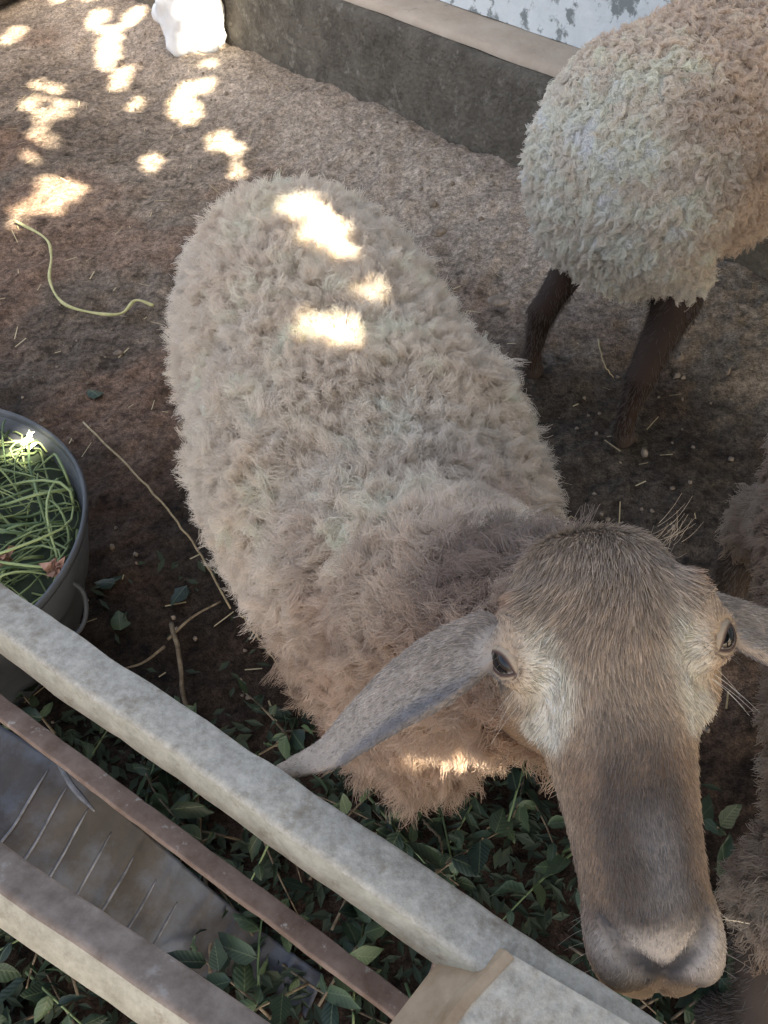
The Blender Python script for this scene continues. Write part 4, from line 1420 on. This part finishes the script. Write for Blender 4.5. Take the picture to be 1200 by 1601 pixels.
def leafy_branch(p, ang, n, l, label, group, zoff=0.0):
    p = np.asarray(p, float)
    t = np.linspace(0, 1, 8)
    bd = rng.normal(0, 0.25)
    a = ang + bd * t
    path = np.cumsum(np.stack([np.cos(a), np.sin(a), np.zeros(8)], 1) * l / 7, 0)
    path[:, 2] = 0.012 + 0.022 * np.sin(t * 3.0) + zoff
    e = thing('leafy_branch', p.tolist(), label, 'branch', group)
    tv, tf_ = tube(path, np.linspace(0.0026, 0.0012, 8), 5)
    obj('stem', tv, tf_, M['twig'] if rng.random() < 0.6 else M['stem'], e)
    for i in range(n):
        q = path[min(7, 1 + int(7 * i / n))]
        lo_ = bpy.data.objects.new('leaf', LEAVES[rng.integers(len(LEAVES))])
        lo_.location = q + np.array([0, 0, rng.uniform(0, 0.02)])
        side = 1 if i % 2 else -1
        lo_.rotation_euler = (rng.normal(0.05, 0.42), rng.normal(0, 0.65), ang - math.pi / 2 + side * rng.uniform(0.4, 1.2))
        sc = rng.uniform(0.30, 0.92)
        lo_.scale = (sc, sc, sc)
        link(lo_, e)
    return e


nb_ = 0
while nb_ < 115:
    p = np.array([rng.uniform(-0.80, 0.45), rng.uniform(0.02, 1.0), 0.0])
    if not in_leaf_zone(p): continue
    p[2] = 0.0
    leafy_branch(p, rng.uniform(0, 6.28), rng.integers(5, 9), rng.uniform(0.12, 0.24), 'leafy green fodder branch strewn on the ground under the rails', 'leafy branches strewn under the rails', rng.uniform(0, 0.035))
    nb_ += 1
# loose leaves lying by themselves
for u, v, a_, s_, lab in ((180, 912, 1.4, 0.8, 'pale green leaf lying flat on dark earth beside the tub'), (188, 985, 0.3, 0.9, 'bright green upright leaf on dark earth below the tub rim'), (292, 915, 2.6, 0.9, 'dull green leaf on the ground close to the flank of the sheep'),
                          (155, 620, 0.8, 0.9, 'small dark green leaf on brown earth above the tub'), (585, 1068, 2.0, 0.5, 'tiny green leaf caught beside the drooping ear')):
    o = bpy.data.objects.new('fallen_leaf', LEAVES[3])
    o.location = at(u, v, 0.018); o.rotation_euler = (0.1, 0.15, a_); o.scale = (s_, s_, s_)
    link(o); tag(o, lab, 'leaf')

# fine leaf litter, nobody could count it
lv, lf_ = [], []
n_l = 0
while n_l < 4200:
    p = np.array([rng.uniform(-0.9, 0.6), rng.uniform(-0.05, 1.05), 0.0])
    if not in_leaf_zone(p) and rng.random() < 0.93: continue
    a_ = rng.uniform(0, 6.28); l = rng.uniform(0.012, 0.045); w = l * rng.uniform(0.25, 0.5)
    d = np.array([math.cos(a_), math.sin(a_), rng.normal(0, 0.25)]); q = np.array([-math.sin(a_), math.cos(a_), rng.normal(0, 0.3)])
    z0 = rng.uniform(0.004, 0.022)
    c = p + [0, 0, z0]
    i0 = len(lv)
    lv += [c - d * l / 2, c + q * w / 2 + [0, 0, .002], c + d * l / 2, c - q * w / 2 + [0, 0, .002]]
    lf_.append([i0, i0 + 1, i0 + 2, i0 + 3])
    n_l += 1
tag(obj('leaf_litter', np.array(lv), lf_, M['litter'], smooth=False), 'fine dark leaf litter under the fodder branches', 'litter', kind='stuff')


def twig(name, pts, r0, r1, mat, label, cat, side=(), n=26):
    path = spline(pts, n)
    path += (rng.normal(0, 0.0012, path.shape)) * np.array([1, 1, 0.5])
    b = path[0].copy()
    e = thing(name, b.tolist(), label, cat)
    tv, tf_ = tube(path, np.linspace(r0, r1, n), 6)
    obj('stem', tv - b, tf_, mat, e)
    for sp in side:
        tv, tf_ = tube(spline(sp, 12), np.linspace(r0 * 0.7, r1 * 0.7, 12), 6)
        obj('side_shoot', tv - b, tf_, mat, e)
    return e


twig('dry_twig', [at(130, 660, 0.02), at(200, 730, 0.04), at(265, 800, 0.05), at(312, 866, 0.05), at(360, 950, 0.05)], 0.0028, 0.0022, M['paletwig'], 'long thin pale twig on earth running towards the flank of the sheep', 'twig')
twig('dry_twig', [at(375, 958, 0.05), at(420, 1020, 0.04), at(462, 1092, 0.03)], 0.0022, 0.0014, M['paletwig'], 'short thin twig beneath the flank of the pale sheep', 'twig')
twig('forked_twig', [at(268, 975, 0.05), at(285, 1060, 0.05), at(305, 1240, 0.04), at(325, 1400, 0.035), at(330, 1520, 0.03)], 0.0050, 0.0030, M['twig'], 'long brown forked twig passing under the galvanised rail', 'twig',
     [[at(262, 1000, 0.045), at(300, 965, 0.05), at(345, 940, 0.05)], [at(258, 1010, 0.04), at(225, 1035, 0.03), at(195, 1045, 0.02)]])
twig('dry_twig', [at(660, 1080 + 200, 0.03), at(690, 1320, 0.04), at(680, 1370, 0.03)], 0.0025, 0.0016, M['twig'], 'thin brown twig among leaves below the chest of the sheep', 'twig')
twig('curved_stem', [at(740, 1345, 0.03), at(760, 1300, 0.045), at(800, 1270, 0.03)], 0.0018, 0.0012, M['paletwig'], 'fine curved pale stem among dark leaves beside the muzzle', 'twig')
twig('grass_blade', [at(935, 530, 0.01), at(942, 565, 0.035), at(958, 590, 0.01)], 0.0028, 0.0012, M['straw'], 'pale bent grass blade on dark ground under the second sheep', 'grass blade')
cp = spline([at(22, 345, 0.02), at(70, 372, 0.025), at(80, 400, 0.02), at(78, 440, 0.02), at(100, 475, 0.022), at(150, 490, 0.02), at(190, 490, 0.02), at(212, 470, 0.03), at(240, 478, 0.02)], 60)
tv, tf_ = tube(cp, 0.0045 + 0.001 * np.sin(np.linspace(0, 40, 60)), 7)
tag(obj('cord', tv, tf_, M['cord']), 'yellow green cord lying in a bend on the earth at upper left', 'cord')

# stones and clods
def lump(name, loc, r, mat, seed, label, cat, sq=0.6):
    v_, f_ = sphere(20, 12)
    n_ = fbm(v_ + seed, 1.6, seed, 3) - 0.5
    v_ = v_ * (1 + n_ * 0.9)[:, None] * r * np.array([1, 0.8, sq])
    o = obj(name, v_, f_, mat); o.location = loc
    return tag(o, label, cat)


lump('stone', at(685, 362, 0.09), 0.026, M['clod'], 3, 'pale stone half sunk in earth right of the woolly back', 'stone')
lump('stone', at(780, 470, 0.02), 0.03, M['clod'], 6, 'beige clod on brown earth between the two sheep', 'stone', 0.3)
cv, cf = [], []
sv2, sf2 = sphere(6, 4)
for k in range(1500):
    p = np.array([[rng.uniform(-1.7, 1.3), rng.uniform(0.5, 4.2), 0]])
    if ((p[0, :2] - WALL_P) @ WALL_N) > -0.03: continue
    if fbm(p, 2.2, 401, 3)[0] + rng.normal(0, 0.07) < 0.52: continue
    z = float((ground_z(p) * np.exp(-((np.hypot(p[0, 0], p[0, 1] - 2) / 6) ** 2)))[0])
    r = rng.uniform(0.003, 0.008) * (2.2 if rng.random() < 0.06 else 1)
    i0 = len(cv) * len(sv2)
    cv.append(sv2 * r * rng.uniform(0.6, 1.2, 3) + rng.normal(0, r * 0.12, sv2.shape) + [p[0, 0], p[0, 1], z + r * 0.3])
    cf += [[i0 + q for q in f_] for f_ in sf2]
tag(obj('droppings_and_grit', np.vstack(cv), cf, M['clod']), 'small droppings and grit scattered over the earth floor', 'grit', kind='stuff')
cv, cf = [], []
for k in range(420):
    p = np.array([[rng.uniform(-1.7, 1.2), rng.uniform(0.5, 4.0), 0]])
    if ((p[0, :2] - WALL_P) @ WALL_N) > -0.03: continue
    z = float((ground_z(p) * np.exp(-((np.hypot(p[0, 0], p[0, 1] - 2) / 6) ** 2)))[0]) + 0.006
    a_ = rng.uniform(0, 6.28); l = rng.uniform(0.012, 0.06); w = rng.uniform(0.0008, 0.002)
    d = np.array([math.cos(a_), math.sin(a_), rng.normal(0, 0.15)]) * l / 2; q = np.array([-math.sin(a_), math.cos(a_), 0]) * w
    c = np.array([p[0, 0], p[0, 1], z]); i0 = len(cv)
    cv += [c - d - q, c + d - q, c + d + q, c - d + q]; cf.append([i0, i0 + 1, i0 + 2, i0 + 3])
tag(obj('straw_bits', np.array(cv), cf, M['straw'], smooth=False), 'short bits of straw scattered over the earth floor', 'straw', kind='stuff')

# rubber bowl at the top left corner, crumpled plastic by the plinth
rb = at(-34, 2, 0.0)
bowl = thing('rubber_bowl', [rb[0], rb[1], 0], 'worn grey rubber bowl cut by the top left picture corner', 'bowl')
v, f = lathe([(0.001, 0.0), (0.20, 0.0), (0.25, 0.06), (0.262, 0.125), (0.270, 0.135), (0.258, 0.140), (0.240, 0.125), (0.225, 0.06), (0.001, 0.035)])
v = np.array(v) * [1, 1, 1.0]
obj('shell', np.asarray(v) * [1.25, 1.25, 1.2] + [0, 0, 0.03], f, M['rubber'], bowl)
v_, f_ = sphere(72, 48)
n_ = np.abs(fbm(v_, 1.7, 4, 3) - 0.5) * 2
n2_ = np.abs(fbm(v_ * np.array([1, 1, 0.45]), 5.0, 14, 2) - 0.5) * 2
v_ = v_ * (0.86 + 0.35 * n_ - 0.10 * n2_)[:, None] * np.array([0.17, 0.11, 0.21])
bgp = at(308, 80, 0.05)
bg = obj('plastic_bag', v_, f_, M['bag']); bg.location = (bgp[0], bgp[1], 0.20)
tag(bg, 'crumpled white plastic sack leaning against the dark plinth', 'bag')

# ------------------------------------------------------------------ shade tree towards the sun, unseen, its gaps cut to place the sun flecks
s1 = unit(np.cross(ZZ, SUN)); s2 = np.cross(SUN, s1)
focus = np.array([0.0, 1.9, 0.2])
CROWN_D = 5.2
spots = []
for u, v, r in ((20, 57, .055), (150, 42, .05), (166, 70, .07), (170, 95, .05), (188, 124, .06), (200, 45, .045), (213, 36, .03), (282, 158, .07), (296, 182, .045), (318, 145, .02), (340, 221, .05), (236, 256, .035),
                (72, 186, .05), (46, 162, .03), (104, 170, .035), (60, 130, .02), (88, 140, .012), (52, 222, .035), (80, 225, .015), (47, 250, .012), (75, 298, .04), (88, 321, .025), (34, 336, .042), (137, 289, .018), (118, 305, .022),
                (371, 238, .022), (372, 268, .02), (215, 162, .03), (145, 10, .04), (95, 8, .02), (322, 118, .012)):
    g_ = at(u, v, 0.0)
    for oy in (-1, 0, 1):
        spots.append((g_ + np.array([0, oy * 0.085 * r / 0.06, 0]), r * (0.25 if oy else 0.48)))
spots += [(at(484, 320, 0.72), .006), (at(508, 352, 0.72), .012), (at(516, 372, 0.72), .006), (at(510, 505, 0.71), .012), (at(580, 462, 0.69), .0), (at(322, 25, 0.22), 0.09), (at(300, 8, 0.25), 0.06)]
spots += [(np.array([0.025, 0.40, 0.475]), 0.006), (np.array([0.150, 0.385, 0.400]), 0.006), (at(45, 690, 0.29), 0.02)]
sp2 = np.array([[(p - focus) @ s1, (p - focus) @ s2] for p, r in spots]); spr = np.array([r for p, r in spots]) * 0.70
NL = 92000
ca = rng.random(NL) * 6.28; cr_ = 3.7 * np.sqrt(rng.random(NL))
c1, c2 = cr_ * np.cos(ca), cr_ * np.sin(ca) * 0.92
dep = rng.normal(0, 0.40, NL) * (1 - (cr_ / 4.3) ** 2)
ll = rng.uniform(0.10, 0.17, NL)
dmin = np.sqrt((c1[:, None] - sp2[None, :, 0]) ** 2 + (c2[:, None] - sp2[None, :, 1]) ** 2) - spr[None] - 0.36 * ll[:, None]
ok = (dmin > 0).all(1)
c1, c2, dep, ll = c1[ok], c2[ok], dep[ok], ll[ok]
NL = len(c1)
cc = focus + SUN * (CROWN_D + dep)[:, None] + c1[:, None] * s1 + c2[:, None] * s2
nrm = unitn(rng.normal(0, 0.55, (NL, 3)) + SUN)
t1, t2 = tangent_frame(nrm)
an = rng.random(NL) * 6.28
da = t1 * np.cos(an)[:, None] + t2 * np.sin(an)[:, None]; db = np.cross(nrm, da)
cv = np.stack([cc - da * ll[:, None] / 2, cc + db * ll[:, None] * .28, cc + da * ll[:, None] / 2, cc - db * ll[:, None] * .28], 1).reshape(-1, 3)
tb_ = focus + SUN * CROWN_D + np.array([1.2, -1.2, 0]); tbase = np.array([tb_[0], tb_[1], 0])
tree = thing('shade_tree', tbase.tolist(), 'unseen broad leafy tree shading the pen, crown gaps cut for sun flecks', 'tree')
obj('crown', cv - tbase, np.arange(NL * 4).reshape(-1, 4), M['crown'], tree, smooth=False)
g = Geo()
cen = focus + SUN * CROWN_D - tbase
v, f = tube(spline([[0, 0, -0.1], [0.05, 0, 1.5], [-0.2, 0.2, 3.2], cen * 0.8, cen], 20), np.linspace(0.26, 0.07, 20), 10)
g.add(v, f)
for k in range(7):
    a_ = 6.28 * k / 7; e_ = cen + s1 * 2.4 * math.cos(a_) + s2 * 2.0 * math.sin(a_)
    v, f = tube(spline([[-0.15, 0.15, 2.8], cen * 0.5 + e_ * 0.35, e_], 10), np.linspace(0.10, 0.02, 10), 6)
    g.add(v, f)
g.build('trunk', M['bark'], tree)
